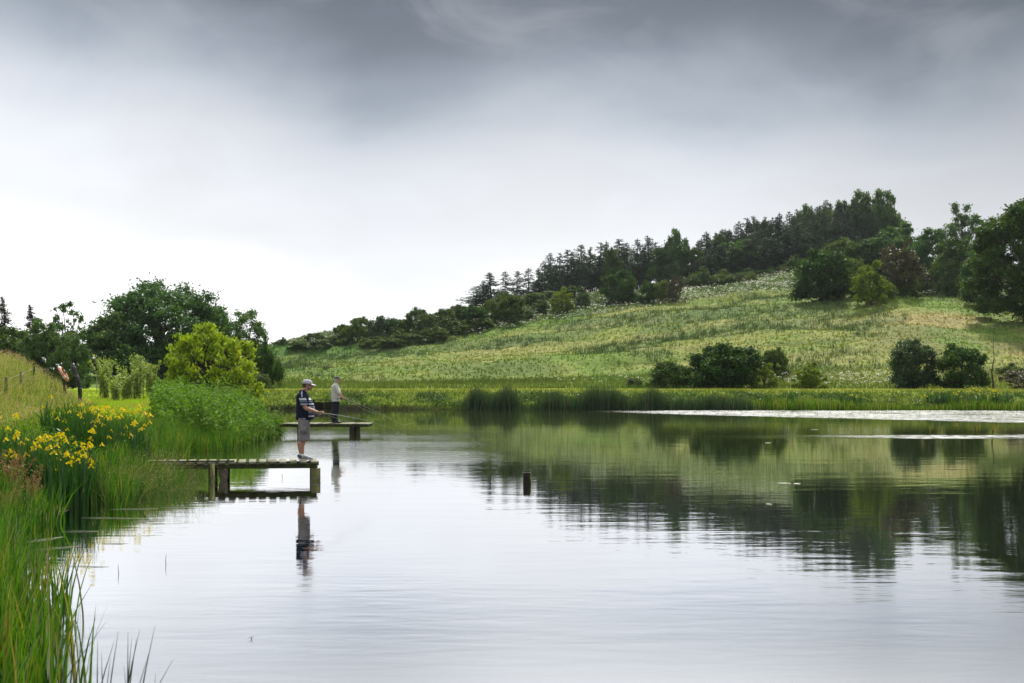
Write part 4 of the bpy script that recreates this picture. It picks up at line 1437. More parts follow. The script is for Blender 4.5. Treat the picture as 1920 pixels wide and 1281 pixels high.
def iris(name, x, y, rx, ry, H, nl, nf, lb, zmin=None, fl=None):
    e = empty(name, (x, y, Z(x, y) if zmin is None else zmin), 0, lb, 'flowering plant', 'clumps of yellow flag iris')
    r_ = np.random.default_rng(int(x * 100 + y * 7) & 0xffff)
    a = r_.uniform(0, 6.28, nl)
    q = np.sqrt(r_.random(nl))
    rt = np.stack([np.cos(a) * q * rx, np.sin(a) * q * ry, -.05 + 0 * q], 1)
    za = e.location[2]
    rt[:, 2] = np.maximum(zter(rt[:, 0] + x, rt[:, 1] + y), -.1) - za - .03
    ln = np.where(r_.random(nl) < .16, r_.uniform(.45, .9, nl), r_.uniform(.02, .28, nl))
    dr = np.where(ln > .45, .35, .03)
    hh = H * r_.uniform(.6, 1.0, nl)
    out_ = []
    for m_, d_ in ((ln > .45, .35), (ln <= .45, .03)):
        out_.append(blades(rt[m_], hh[m_], .032, ln[m_], r_, 4, d_))
    V, f, c = join(out_)
    o = link('leaf_sheaf', npmesh('iris_leaf_sheaf', V, f, c), e, M['iris'])
    o['kind'] = 'stuff'
    if fl is not None:
        P = fl
    else:
        P = []
        for k in range(nf):
            a_, q_ = r_.uniform(0, 6.28), math.sqrt(r_.random())
            P.append((math.cos(a_) * q_ * rx * 1.05, math.sin(a_) * q_ * ry, H * r_.uniform(.42, 1.0) + (rt[:, 2].mean() + .03)))
    P = np.array(P)
    if nf <= 70:
        r1 = P.copy()
        base = P.copy()
        base[:, 2] = np.maximum(zter(P[:, 0] + x, P[:, 1] + y), -.1) - za
        V, f, c = blades(base, P[:, 2] - base[:, 2], .012, 0.02, r_, 2)
        o = link('flower_stems', npmesh('iris_flower_stems', V, f, c), e, M['iris'])
        for p in P:
            fo = link('flower', FL, e)
            fo.location = p
            fo.rotation_euler = (r_.uniform(-.5, .5), r_.uniform(-.5, .5), r_.uniform(0, 6.28))
            s_ = r_.uniform(.62, 1.0)
            fo.scale = (s_, s_, s_ * r_.uniform(.9, 1.3))
    return e


iris('iris_clump', at(96, 19.5), 19.5, .82, .8, 1.12, 620, 68, 'iris clump with most yellow flowers nearest to the camera')
iris('iris_clump', at(200, 25.5), 25.5, .92, 1.0, 1.16, 700, 64, 'dark leaved iris clump behind, next to the near jetty')
iris('iris_clump', at(2, 20.5), 20.5, .38, .6, 1.0, 160, 12, 'small iris clump cut by the edge of the picture')
iris('iris_clump', at(130, 26.5), 26.5, .6, .7, 1.15, 240, 16, 'iris clump half hidden between the two large ones')
for u, w_, nf, lb in ((1790, .9, 14, 'far iris clump on the shore under the second bush of the pair'), (1848, 1.1, 22, 'far iris clump beside the foot of the bare sapling'), (1880, .7, 6, 'far iris clump next to the reddish thorn bush'),
                      (1592, .8, 12, 'small far iris clump below the lone yellowish bush'), (1755, .7, 10, 'far iris clump below the grey green upright bush'), (1442, .5, 2, 'dark tuft of iris leaves below the largest hawthorn'),
                      (1487, .4, 2, 'second dark tuft of iris leaves on the far shore')):
    iris('iris_clump', at(u, 71.6), 71.6, w_, .35, .95 if w_ > .6 else .8, 130, nf, lb)

# ---- dock with rusty seed spikes
dg = 'rusty docks at the edge of the bank'
for j, (u, Y, vt, lb) in enumerate(((14, 18.3, 832, 'rust red dock leaning in at the picture edge'), (48, 17.6, 868, 'rust red dock in front of the iris clump'), (4, 16.2, 900, 'low rusty dock below the leaning one'))):
    x0 = at(u, Y)
    z0 = Z(x0, Y)
    H = CZ + (HV - vt) / F * Y - z0
    e = empty('dock_plant', (x0, Y, z0), 0, lb, 'plant', dg)
    r_ = np.random.default_rng(200 + j)
    ns = 20
    rt = r_.normal(0, .10, (ns, 3)) * np.array([1, 1, 0])
    L = H * r_.uniform(.55, 1, ns)
    a = r_.uniform(0, 6.28, ns)
    ln = r_.uniform(.1, .45, ns)
    V, f, c = blades(rt, L, .014, ln, r_, 3, 0, a)
    link('stem', npmesh('dock_stem', V, f, c), e, M['dock'])
    Pl = []
    for k in range(ns):
        tt = r_.uniform(.5, 1.0, 60)
        d = np.array([math.cos(a[k]), math.sin(a[k]), 0])
        Pl.append(rt[k] + d * ln[k] * L[k] * tt[:, None] ** 2 + np.array([0, 0, 1]) * L[k] * tt[:, None] + r_.normal(0, .018, (60, 3)))
    V, f, c = leaves(np.concatenate(Pl), .024, r_, 0, .7)
    link('seed_spikes', npmesh('dock_seed_spikes', V, f, c), e, M['dock'])


def weeds_near():
    n_ = 16000
    y = rng.uniform(12, 24, n_)
    x = xl(y) - rng.uniform(.5, 3.5, n_)
    P = rooted(x, y)
    P[:, 2] += rng.random(n_) * .5 * (.4 + vnoise(x, y, 8))
    stuff('bank_herbs', leaves(P, rng.uniform(.03, .07, n_), rng, .6, .6), M['nettle'], 'small leafy herbs between the iris clumps and the path')


weeds_near()

# ---- dark reed stems rising singly at the lower edge of the picture
sg = empty('reed_tuft', (-1.9, 5.6, 0), 0, 'sparse dark reed blades standing apart in front of the white water', 'plant')
r_ = np.random.default_rng(77)
sp_ = [(158, 1180, .15), (175, 1215, .1), (200, 1165, 1.0), (222, 1183, .15), (240, 1185, -.05), (247, 1195, .05), (262, 1180, .22), (291, 1172, .25), (278, 1228, .3),
       (325, 1236, .55), (256, 1197, .12), (190, 1225, -.1), (207, 1235, .1), (183, 1200, -.05), (292, 1262, .02), (215, 1200, .3), (170, 1240, .3), (232, 1250, -.2), (150, 1130, .12), (143, 1150, .3)]
for k, (u, v, lean) in enumerate(sp_):
    Y = 5.2 + .9 * r_.random()
    tx, tz_ = at(u, Y) + 1.9, CZ + (HV - v) / F * Y
    bx = tx - lean * .5 - .03
    hb = tz_ + .12
    V = []
    for i in range(7):
        t = i / 6
        w_ = .0065 * (1 - t ** 2.2) + .0006
        cx_ = bx + (tx - bx) * t ** 1.8
        V += [(cx_ - w_, Y - 5.6, -.12 + hb * t), (cx_, Y - 5.6 + .004 * (1 - t), -.12 + hb * t), (cx_ + w_, Y - 5.6, -.12 + hb * t)]
    q = []
    for i in range(6):
        q += [(3 * i, 3 * i + 1, 3 * i + 4, 3 * i + 3), (3 * i + 1, 3 * i + 2, 3 * i + 5, 3 * i + 4)]
    link('leaf', npmesh('reed_leaf', V, [np.array(q)], np.full((21, 3), .5)), sg, M['dblade'])


# ------------------------------------------------------------------ jetties
DZ = .41


def jetty(label, x0, x1, y0, y1, pitch, pw, th, bh, post_list, rails=(), rz_j=0.0, skew=0.0):
    e = empty('fishing_jetty', (x1, (y0 + y1) / 2, 0), 0, label, 'jetty', 'timber fishing jetties')
    ox, oy = x1, (y0 + y1) / 2
    e.rotation_euler[2] = rz_j
    r_ = np.random.default_rng(int(y0))
    n_ = int((x1 - x0) / pitch)
    bx = []
    for v in range(4):
        mb = MB()
        mb.box((0, 0, 0), (pw, (y1 - y0), th), None, .0025, r_)
        me = mb.mesh('plank')
        me.materials.append(M['deck'])
        bx.append(me)
    for i in range(n_):
        o = link('plank', bx[i % 4], e)
        o.location = (x1 - pw / 2 - .02 - i * pitch - ox + r_.normal(0, .004), r_.normal(0, .012), DZ - th / 2 + r_.normal(0, .002))
        o.rotation_euler = (r_.normal(0, .004), r_.normal(0, .01), skew + r_.normal(0, .01))
    for yb in (y0 + .09, y1 - .09):
        mb = MB()
        mb.box(((x0 - x1) / 2, yb - oy, DZ - th - .004 - bh / 2), (x1 - x0, .07, bh), None, .003, r_)
        mb.build('beam', M['beam'], e)
    for (px, py, wx, wy, zt, mt) in post_list:
        mb = MB()
        mb.box((px - ox, py - oy, (zt - .9) / 2), (wx, wy, zt + .9), None, .006, r_)
        mb.build('post', M[mt], e)
    for (xa, xb, yy_, h_) in rails:
        mb = MB()
        mb.box(((xa + xb) / 2 - ox, yy_ - oy, DZ + .003 + h_ / 2), (xb - xa, .05, h_), None, .003, r_)
        mb.build('edge_board', M['darkpile'], e)
    return e


X0 = at(255, 24)
e = jetty('near slatted jetty with gapped mossy planks under the man in shorts', X0, at(589, 24), 24.0, 24.85, .2126, .142, .045, .098,
          [(at(588, 24), 24.03, .20, .15, .262, 'pile'), (at(588, 24) - .1, 24.76, .16, .15, .262, 'darkpile'),
           (at(398.5, 24), 23.985, .10, .06, .385, 'pile'), (at(409, 24.5), 24.45, .09, .1, .262, 'darkpile'),
           (at(433, 24.8), 24.84, .10, .1, .262, 'darkpile'), (at(405, 24.8), 24.80, .1, .1, .262, 'darkpile'),
           (at(300, 24), 24.05, .12, .12, .262, 'darkpile'), (at(302, 24), 24.84, .12, .12, .262, 'darkpile')],
          [(X0, at(438, 24), 24.06, .028)], R(6), R(6))
mb = MB()
mb.tube([(0, 0, .262), (.0, 0, .12), (.015, .01, .0), (.02, .01, -.5)], [(.095, .085), (.10, .085), (.07, .06), (.035, .03)], 9)
o = mb.build('worn_post', M['palewood'], e)
o.location = (at(421, 24.3) - e.location[0], 24.3 - e.location[1], 0)
o['label'] = 'pale rotting stump of post worn thin at the waterline'
mb = MB()
mb.box((at(588, 24) - e.location[0], 24.03 - e.location[1], .062), (.206, .156, .012))
mb.build('iron_band', M['wire'], e)

jetty('second jetty further along, carrying the man in the pale shirt', at(525, 42), at(692, 42), 42.0, 43.0, .16, .152, .035, .085,
      [(at(659.5, 42), 42.06, .17, .14, .287, 'darkpile'), (at(671, 42.2), 42.30, .15, .14, .287, 'pile'), (at(665, 42.9), 42.9, .15, .14, .287, 'darkpile'),
       (at(560, 42), 42.08, .13, .13, .287, 'darkpile'), (at(561, 42.9), 42.9, .13, .13, .287, 'darkpile')])

# timber sluice in the far bank
sx, sy = at(605, 70.9), 70.9
e = empty('timber_sluice', (sx, sy, 0), 0, 'dark boarded sluice in the far bank, seen between the two anglers', 'sluice')
r_ = np.random.default_rng(3)
for k in range(4):
    mb = MB()
    mb.box((0, .12, -.02 + .14 * k), (1.12, .05, .128), None, .004, r_)
    mb.build('board', M['darkpile'], e)
for s_ in (-1, 1):
    mb = MB()
    mb.box((s_ * .56, .02, .02), (.12, .14, 1.1), None, .004, r_)
    mb.build('post', M['darkpile'], e)
mb = MB()
mb.box((.10, .02, .0), (.06, .06, 1.0), None, .004, r_)
o = mb.build('post', M['beam'], e)
mb = MB()
mb.box((0, .12, .60), (1.4, .36, .05), None, .004, r_)
mb.build('cap_board', M['darkpile'], e)

# lone post in the open water
e = empty('mooring_post', (at(988, 23.4), 23.4, 0), .05, 'short dark mossy stump standing alone in the open water', 'post')
mb = MB()
mb.tube([(0, 0, -.9), (0, 0, 0), (-.003, 0, .12), (0, 0, .225)], [.082, .080, .076, .074], 14)
mb.build('stump', M['darkpile'], e, True)
mb = MB()
mb.tube([(0, 0, .224), (0, 0, .240)], [.081, .080], 14)
mb.build('worn_rim', M['palewood'], e, True)
mb = MB()
for k in range(9):
    a = 6.28 * k / 9
    mb.ell((.045 * math.cos(a), .045 * math.sin(a), .243), (.028, .028, .012 + .008 * (k % 3)), 5, 7)
mb.ell((0, 0, .243), (.05, .05, .015), 5, 8)
mb.build('top_moss', M['darkpile'], e, True)
mb = MB()
for k in range(8):
    mb.ell((.070 + .006 * math.sin(k), -.02 + .012 * math.cos(k * 2.1), .02 + .022 * k), (.020, .028, .022), 5, 7)
mb.build('side_moss', M['moss'], e, True)

# ------------------------------------------------------------------ fence, ring, posts on the left bank
def place(u, Y, dx=0):
    x = at(u, Y) + dx
    return x, Y, Z(x, Y)


fx = [(-52, 32, 0), (-18, 36, 0), (11, 40, 719), (40, 44, 707), (64, 48, 697), (88, 52, 690)]
e = empty('wire_fence', place(11, 40), 0, 'post and wire fence running through the tall grass up the slope', 'fence')
tops = []
for k, (u, Y, vt) in enumerate(fx):
    x, y, z = place(u, Y)
    zt = CZ + (HV - vt) / F * Y if vt else z + 1.05
    zt = max(zt, z + .95)
    mb = MB()
    r_ = np.random.default_rng(k)
    mb.box((x - e.location[0], y - e.location[1], (zt + z - .3) / 2 - e.location[2]), (.075, .075, zt - z + .3), Matrix.Rotation(.03 * (k % 3 - 1), 3, 'Y'), .006, r_)
    mb.build('post', M['fencepost'], e)
    tops.append((x - e.location[0], y - e.location[1], zt - e.location[2]))
for dz in (.10, .40, .70):
    mb = MB()
    mb.tube([(a, b - .055, c - dz) for a, b, c in tops], .006, 4)
    mb.build('wire', M['wire'], e)

M['orange'] = simple('faded_orange_plastic', (.50, .13, .05), (.55, .22, .12), .5, .4, 0, 5, .05)
M['whiteplastic'] = simple('white_plastic', (.75, .72, .66), (.6, .56, .5), .5, .4, 0, 8, .05)
M['black'] = simple('black_plastic', (.022, .026, .032), (.010, .012, .014), .4, .5, 0, 8, .15)
x, y, z = place(119, 49.5)
zc_ = CZ + (HV - 701) / F * 49.5
e = empty('lifebuoy_stand', (x, y, z), 0, 'dark post holding up the tilted lifebuoy above the grass', 'post')
mb = MB()
mb.box((-.02, .16, (zc_ - z) / 2), (.09, .09, zc_ - z + .5), Matrix.Rotation(-.12, 3, 'Y'))
mb.build('post', M['darkpile'], e)
mb = MB()
mb.tube([(-.03, .16, zc_ - z + .12), (.02, .02, zc_ - z + .10), (.1, -.03, zc_ - z + .06)], .03, 6)
mb.build('bracket', M['black'], e)
e = empty('lifebuoy', (x, y, zc_), 0, 'orange and white lifebuoy hanging tilted, seen almost edge on', 'lifebuoy')
ax = Vector((.84, .17, .50)).normalized()
mb = MB()
mb.torus((0, 0, 0), .31, .07, ax)
mb.build('ring', M['orange'], e, True)
Q = ax.to_track_quat('Z', 'Y').to_matrix()
for k in range(4):
    a0 = k * math.pi / 2 + .5
    pts = [tuple(Q @ Vector((.31 * math.cos(a0 + t), .31 * math.sin(a0 + t), 0))) for t in np.linspace(-.16, .16, 6)]
    mb = MB()
    mb.tube(pts, .074, 12)
    mb.build('band', M['whiteplastic'], e, True)
pts = [tuple(Q @ Vector((.39 * math.cos(t) * (1 - .05 * abs(math.sin(2 * t))), .39 * math.sin(t) * (1 - .05 * abs(math.sin(2 * t))), .0))) for t in np.linspace(0, 2 * math.pi, 33)]
mb = MB()
mb.tube(pts, .010, 5, False)
mb.build('grab_rope', M['whiteplastic'], e, True)

Yp = 50
pt = [(at(u, Yp), CZ + (HV - v) / F * Yp, r) for u, v, r in ((150, 756, .085), (149.5, 728, .095), (148, 716, .095), (144, 705, .09), (139.5, 696, .10), (137, 687, .10), (136.5, 681.5, .06))]
e = empty('black_post', (pt[0][0], Yp, pt[0][1]), 0, 'crooked post wrapped in shiny black plastic beside the lifebuoy', 'post')
mb = MB()
mb.tube([(a - pt[0][0], .03 * math.sin(i * 2), b - pt[0][1]) for i, (a, b, r) in enumerate(pt)], [r for *_, r in pt], 10)
mb.build('wrapping', M['black'], e, True)
mb = MB()
for i in (1, 3, 5):
    a, b, r = pt[i]
    mb.torus((a - pt[0][0], .03 * math.sin(i * 2), b - pt[0][1]), r, .012, (.1, 0, 1), 16, 6)
mb.build('tie_strap', M['wire'], e, True)

x, y, z = place(216, 68)
zr = CZ + (HV - 705) / F * 68 - z
e = empty('metal_rail', (x, y, z), 0, 'thin pale metal rail showing between the willow shoots', 'rail')
mb = MB()
mb.tube([(-1.2, 0, zr), (1.3, 0, zr - .03)], .03, 8)
mb.build('rail', M['wire'], e)
for s_ in (-1.1, 0.1, 1.2):
    mb = MB()
    mb.tube([(s_, 0, -.2), (s_, 0, zr - .035)], .028, 8)
    mb.build('post', M['wire'], e)

# gate by the reddish bush, sapling
x, y, z = place(1876, 87)
zt = CZ + (HV - 707) / F * 87 - z
e = empty('field_gate', (x, y, z), -.05, 'wooden field gate with a dark post behind the reddish thorn bush', 'gate')
r_ = np.random.default_rng(5)
for dx_, w_ in ((0, .26), (2.6, .2)):
    mb = MB()
    mb.box((dx_, 0, zt / 2 - .1), (w_, .2, zt + .2), None, .01, r_)
    mb.build('post', M['darkpile'], e)
for k in range(4):
    mb = MB()
    mb.box((1.36, 0, zt - .15 - k * .24), (2.4, .05, .09), None, .004, r_)
    mb.build('rail', M['fencepost'], e)
mb = MB()
mb.box((1.36, .06, zt - .5), (2.4, .04, .08), Matrix.Rotation(.28, 3, 'Y'), .004, r_)
mb.build('brace', M['fencepost'], e)

x, y, z = place(1862, 75.5)
S_ = 75.5 / F
e = empty('bare_sapling', (x, y, z), 0, 'thin dead sapling with a bare kinked trunk near the field gate', 'tree')
kp = [(1863, 742, .10), (1863, 725, .075), (1862, 712, .06), (1859.5, 700, .05), (1860.5, 688, .04), (1863.5, 672, .03), (1862, 655, .022), (1863, 635, .014), (1864, 612, .006)]
mb = MB()
P3 = [((u - 1862) * S_, .05 * math.sin(i), CZ + (HV - v) * S_ - z) for i, (u, v, r) in enumerate(kp)]
P3[0] = (P3[0][0], 0, -.2)
mb.tube(P3, [r for *_, r in kp], 7)
mb.build('trunk', M['bark'], e, True)
r_ = np.random.default_rng(8)
for k in range(16):
    i = r_.integers(2, 8)
    b_ = np.array(P3[i]) * (1 - .5) + np.array(P3[i - 1]) * .5
    a = r_.uniform(0, 6.28)
    l = r_.uniform(.2, .55)
    m1 = b_ + np.array([math.cos(a), math.sin(a), .3]) * l * .5
    m2 = b_ + np.array([math.cos(a), math.sin(a), .75]) * l
    mb = MB()
    mb.tube([b_, m1, m2], [.014, .009, .003], 4)
    mb.build('twig', M['bark'], e)
Vv, ff, c_ = leaves(np.array(P3)[r_.integers(2, 8, 130)] + r_.normal(0, .16, (130, 3)), .05, r_, .3)
link('sparse_leaves', npmesh('sparse_leaves', Vv, ff, c_), e, M['willow'])

# dead twigs and stalks in the water
for k, (u, v, h_, lean, lb) in enumerate(((529, 896.5, .115, .02, 'thin twig poking out of the water under the near jetty'), (310.5, 1059, .13, .01, 'lone reed tip poking up farther from the bank'),
                                          (222, 1076, .115, 0, 'lone reed tip poking up close to the reeds'), (471, 1199, .03, .02, 'tiny twig scrap floating near the bottom of the picture'))):
    Y = CZ * F / (v - HV)
    e = empty('reed_tip' if k in (1, 2) else 'twig', (at(u, Y), Y, 0), 0, lb, 'twig')
    mb = MB()
    mb.tube([(0, 0, -.15), (.004, 0, .0), (-.003 + lean * .3, 0, h_ * .5), (lean, 0, h_)], [.0045, .004, .003, .0012], 6)
    mb.build('stem', M['dblade'], e, True, lambda V: np.full((len(V), 3), .3))
    if k in (0, 3):
        mb = MB()
        mb.tube([(.0, 0, h_ * .3), (-.03, 0, h_ * .75)], [.002, .001], 5)
        mb.build('side_twig', M['dblade'], e, True, lambda V: np.full((len(V), 3), .3))
M['stalk'] = simple('bleached_stalk', (.50, .50, .38), (.34, .34, .22), .6, .3, 0, 20, .2)
fl = [(250, 955, .8, .05, 'long'), (205, 972, .9, -.03, 'longer'), (150, 997, .5, .02, 'green'), (275, 978, .5, .1, 'short'), (110, 1028, .6, .25, 'slanting'), (165, 1063, .5, -.05, 'bent'),
      (85, 1012, .6, .4, 'steep'), (215, 1020, .35, 0, 'faint'), (330, 952, .5, .03, 'outer'), (60, 1090, .5, .2, 'near')]
wd = ['beside the iris clump', 'below the rushes', 'among the reeds', 'near the outer rushes', 'near the reed edge', 'by the lone reed tips', 'close under the reeds', 'in the middle of the stalks', 'nearest to the jetty', 'nearest to the camera']
for k, (u, v, L, rz_, ad) in enumerate(fl):
    Y = CZ * F / (v - HV)
    mb = MB()
    mb.tube([(-L / 2, 0, .004), (-L * .2, .02, .007), (L * .2, 0, .006), (L / 2, .03, .003)], [.002, .004, .004, .0015], 6)
    o = mb.build('floating_stalk', M['stalk'], None, True)
    o.location = (at(u, Y), Y, 0)
    o.rotation_euler = (0, 0, rz_ * 2.5)
    tag(o, '%s pale dead stalk floating %s' % (ad, wd[k]), 'stalk', 'dead stalks floating by the near bank')
fl = [(1470, 907, .18, 'pair leaf nearer the middle of the lake'), (1494, 907.6, .14, 'outer leaf of the pair floating on the green reflection'), (1442, 946, .08, 'single pale leaf floating in the dark reflection'),
      (1528, 806, .2, 'small far floating leaf under the ruffled water'), (1440, 831, .18, 'lone floating leaf on the far green reflection')]
for k, (u, v, L, lb) in enumerate(fl):
    Y = CZ * F / (v - HV)
    mb = MB()
    n_ = 12
    V = [(L * math.cos(6.283 * i / n_) * .8, L * .45 * math.sin(6.283 * i / n_), zz_) for zz_ in (.001, .010) for i in range(n_)]
    f = [tuple(range(n_))[::-1], tuple(range(n_, 2 * n_))] + [(i, (i + 1) % n_, (i + 1) % n_ + n_, i + n_) for i in range(n_)]
    mb.add(V, f)
    o = mb.build('floating_leaf', M['stalk'], None)
    o.location = (at(u, Y), Y, 0)
    o.rotation_euler = (0, 0, k)
    tag(o, lb, 'leaf', 'leaves floating on the open lake')


# ------------------------------------------------------------------ people
def remesh(mb, name, voxel, mat, parent, smooth=6, fn=None, disp=None):
    me = mb.mesh(name)
    o = bpy.data.objects.new(name, me)
    COL.objects.link(o)
    m_ = o.modifiers.new('r', 'REMESH')
    m_.mode = 'VOXEL'
    m_.voxel_size = voxel
    m_.adaptivity = 0
    s_ = o.modifiers.new('s', 'SMOOTH')
    s_.factor = .5
    s_.iterations = smooth
    dg = bpy.context.evaluated_depsgraph_get()
    nm = bpy.data.meshes.new_from_object(o.evaluated_get(dg))
    bpy.data.objects.remove(o)
    nm.name = name
    V = np.empty(len(nm.vertices) * 3, np.float32)
    nm.vertices.foreach_get('co', V)
    V = V.reshape(-1, 3)
    if disp is not None:
        N_ = np.empty(len(V) * 3, np.float32)
        nm.vertices.foreach_get('normal', N_)
        V = V + N_.reshape(-1, 3) * disp(V)[:, None]
        nm.vertices.foreach_set('co', V.astype(np.float32).ravel())
    if fn is not None:
        a = nm.color_attributes.new('Col', 'FLOAT_COLOR', 'POINT')
        c4 = np.ones((len(V), 4), np.float32)
        c4[:, :3] = fn(V)
        a.data.foreach_set('color', c4.ravel())
    nm.polygons.foreach_set('use_smooth', np.ones(len(nm.polygons), bool))
    nm.update()
    return link(name, nm, parent, mat)


def rings(mb, rr, sides=18):
    """rr: list of (cx, cy, cz, rx, ry): stacked horizontal ellipses"""
    V = []
    for cx_, cy_, cz_, rx_, ry_ in rr:
        for k in range(sides):
            w = 2 * math.pi * k / sides
            V.append((cx_ + rx_ * math.cos(w), cy_ + ry_ * math.sin(w), cz_))
    f = []
    n_ = len(rr)
    for i in range(n_ - 1):
        for k in range(sides):
            k2 = (k + 1) % sides
            f.append((i * sides + k, i * sides + k2, (i + 1) * sides + k2, (i + 1) * sides + k))
    f.append(tuple(range(sides))[::-1])
    f.append(tuple((n_ - 1) * sides + k for k in range(sides)))
    mb.add(V, f)


def grip(mb, c, axis, palm, r=.017):
    """hand closed round a rod through c; palm = unit vector from rod towards the palm"""
    ax_ = np.array(axis) / np.linalg.norm(axis)
    p = np.array(palm, float)
    p -= ax_ * (p @ ax_)
    p /= np.linalg.norm(p)
    q = np.cross(ax_, p)
    c = np.array(c, float)
    # palm: a flattened block of tubes along the rod
    for k in range(4):
        off = ax_ * (k - 1.5) * .021
        mb.tube([c + off + p * .035 - q * .050, c + off + p * .033 - q * .02, c + off + p * .028 + q * .012], [.013, .014, .011], 8)
        end = (2.2, 2.5, 2.4, 2.0)[k] * math.pi / 2
        pts, rr = [], []
        for t in np.linspace(.1, 1, 6):
            a = t * end
            pts.append(c + off + (p * math.cos(a) + q * math.sin(a)) * (r + .011))
            rr.append(.0098 - .0024 * t)
        mb.tube(pts, rr, 7)
    th = [c + ax_ * .03 + p * .03 - q * .045, c + ax_ * .045 + p * .03 - q * .022, c + ax_ * .05 + p * .02 + q * .004, c + ax_ * .052 - p * .002 + q * .014]
    mb.tube(th, [.014, .012, .010, .008], 7)
    return c + p * .034 - q * .055          # wrist side


def person(loc, rz, P, label):
    e = empty('person', loc, rz, label, 'person')
    mb = MB()
    # legs
    for s_ in (1, -1):
        hx, kx, axx = P['hip'][0], P['knee'][0], P['ankle'][0]
        dy = P['legs'] * s_
        sh = P.get('stag', 0) * s_
        mb.tube([(hx, dy * .85, .90), (hx + .01, dy * .95, .80), ((hx + kx) / 2 + .02, dy, .66), (kx + .012 + sh, dy, .50), (kx + sh * 1.1, dy, .44), (axx - .022 + sh, dy, .33), (axx - .01 + sh, dy, .20), (axx + sh, dy, .105), (axx + sh, dy, .05)],
                [(.10, .09), (.098, .09), (.083, .08), (.064, .062), (.057, .055), (.063, .056), (.047, .043), (.036, .036), (.040, .038)], 12)
        mb.tube([(axx - .05 + sh, dy, .045), (axx + .03 + sh, dy, .055), (axx + .10 + sh, dy, .045), (axx + .19 + sh, dy, .030)], [(.036, .032), (.043, .042), (.045, .033), (.034, .018)], 10)
    T_ = P['torso']
    rings(mb, [(a, 0, z_, rx_ - .012, ry_ - .012) for a, z_, rx_, ry_ in T_])
    nx_, nz = P['neck']
    hx, hz = P['head']
    mb.tube([(T_[-1][0] + .01, 0, T_[-1][1] - .04), (nx_, 0, nz), (hx - .02, 0, hz - .05)], [(.075, .072), (.062, .060), (.060, .062)], 12)
    # head: skull, jaw, face features
    mb.ell((hx - .008, 0, hz + .030), (.098, .077, .092), 12, 16)
    mb.ell((hx + .030, 0, hz - .045), (.062, .058, .068), 10, 14)
    mb.ell((hx + .068, 0, hz - .090), (.026, .030, .024), 8, 10)              # chin
    mb.tube([(hx + .090, 0, hz + .012), (hx + .108, 0, hz - .012), (hx + .118, 0, hz - .030), (hx + .096, 0, hz - .038)], [(.009, .009), (.011, .012), (.014, .017), (.008, .012)], 8)   # nose
    mb.ell((hx + .090, 0, hz - .058), (.012, .024, .007), 6, 10)              # lips
    mb.ell((hx + .087, 0, hz - .069), (.012, .020, .006), 6, 10)
    mb.ell((hx + .078, 0, hz + .026), (.018, .052, .012), 6, 10)              # brow
    for s_ in (1, -1):
        mb.ell((hx - .012, s_ * .079, hz - .010), (.020, .009, .034), 8, 10)  # ears
        mb.ell((hx + .055, s_ * .034, hz - .025), (.022, .020, .018), 6, 8)   # cheekbones
        # shoulder and arm
        A = P['arms'][0 if s_ < 0 else 1]
        sh_, el_, wr_ = [np.array(v, float) for v in (A['sh'], A['el'], A['wr'])]
        mb.ell(sh_, (.062, .060, .062), 8, 12)
        mb.tube([sh_, sh_ * .6 + el_ * .4, el_ * .95 + sh_ * .05, el_ * .93 + wr_ * .07, el_ * .65 + wr_ * .35, el_ * .25 + wr_ * .75, wr_],
                [.058, .054, .043, .044, .045, .032, .027], 12)
        w2 = grip(mb, A['hand'], A['axis'], A['palm'])
        mb.tube([wr_ * .8 + el_ * .2, wr_, w2 * .6 + np.array(A['hand']) * .4 + np.array(A['palm']) * .018], [.028, (.027, .023), (.034, .018)], 10)
    sk, ha = np.array(P['skin']), np.array(P['hair'])

    def scol(V):
        n_ = vnoise(V[:, 0] * 60 + 9, V[:, 2] * 60, 3)
        c = sk[None] * (0.86 + .28 * n_)[:, None]
        redd = np.exp(-((V[:, 0] - hx - .1) ** 2 + (V[:, 2] - hz + .03) ** 2) / .0018)
        c = c * (1 + redd[:, None] * np.array([.25, -.08, -.1]))
        st_ = (V[:, 2] < hz - .045) & (V[:, 2] > hz - .13) & (V[:, 0] > hx + .0)
        c = np.where(st_[:, None], c * .35 + np.array(P['beard'])[None] * .65, c)
        lip = (np.abs(V[:, 2] - hz + .064) < .008) & (V[:, 0] > hx + .085)
        c = np.where(lip[:, None], np.array([[.34, .12, .09]]), c)
        return c
    remesh(mb, 'body', .0068, M['skin'], e, 3, scol)
    for s_ in (1, -1):
        mb = MB()
        mb.ell((hx + .077, s_ * .031, hz + .004), (.012, .013, .012), 8, 10)
        mb.build('eye', M['eye'], e, True)
        mb = MB()
        mb.ell((hx + .0858, s_ * .032, hz + .004), (.005, .006, .006), 6, 8)
        mb.build('pupil', M['black'], e, True)
    # hair under the cap
    mb = MB()
    mb.ell((hx - .020, 0, hz + .020), (.098, .084, .080 + .02 * P['hairlong']), 10, 16)
    mb.ell((hx - .052, 0, hz - .020 - .02 * P['hairlong']), (.056, .066, .050), 10, 14)

    def cut(V):
        return 0
    o = remesh(mb, 'hair', .008, M['hairmat_' + P['key']], e, 2, None, lambda V: .004 * (vnoise(V[:, 1] * 90, V[:, 2] * 40, 2) - .5))
    # keep the face free: pull the front of the hair in behind the skin
    V = np.empty(len(o.data.vertices) * 3, np.float32)
    o.data.vertices.foreach_get('co', V)
    V = V.reshape(-1, 3)
    fr = (V[:, 0] > hx + .012)
    V[fr, 0] = hx + .012
    lowfront = (V[:, 0] > hx - .02) & (V[:, 2] < hz + .005)
    V[lowfront, 1] *= .80
    o.data.vertices.foreach_set('co', V.ravel())
    # cap: dome, peak, button
    tilt_ = P.get('captilt', .12)
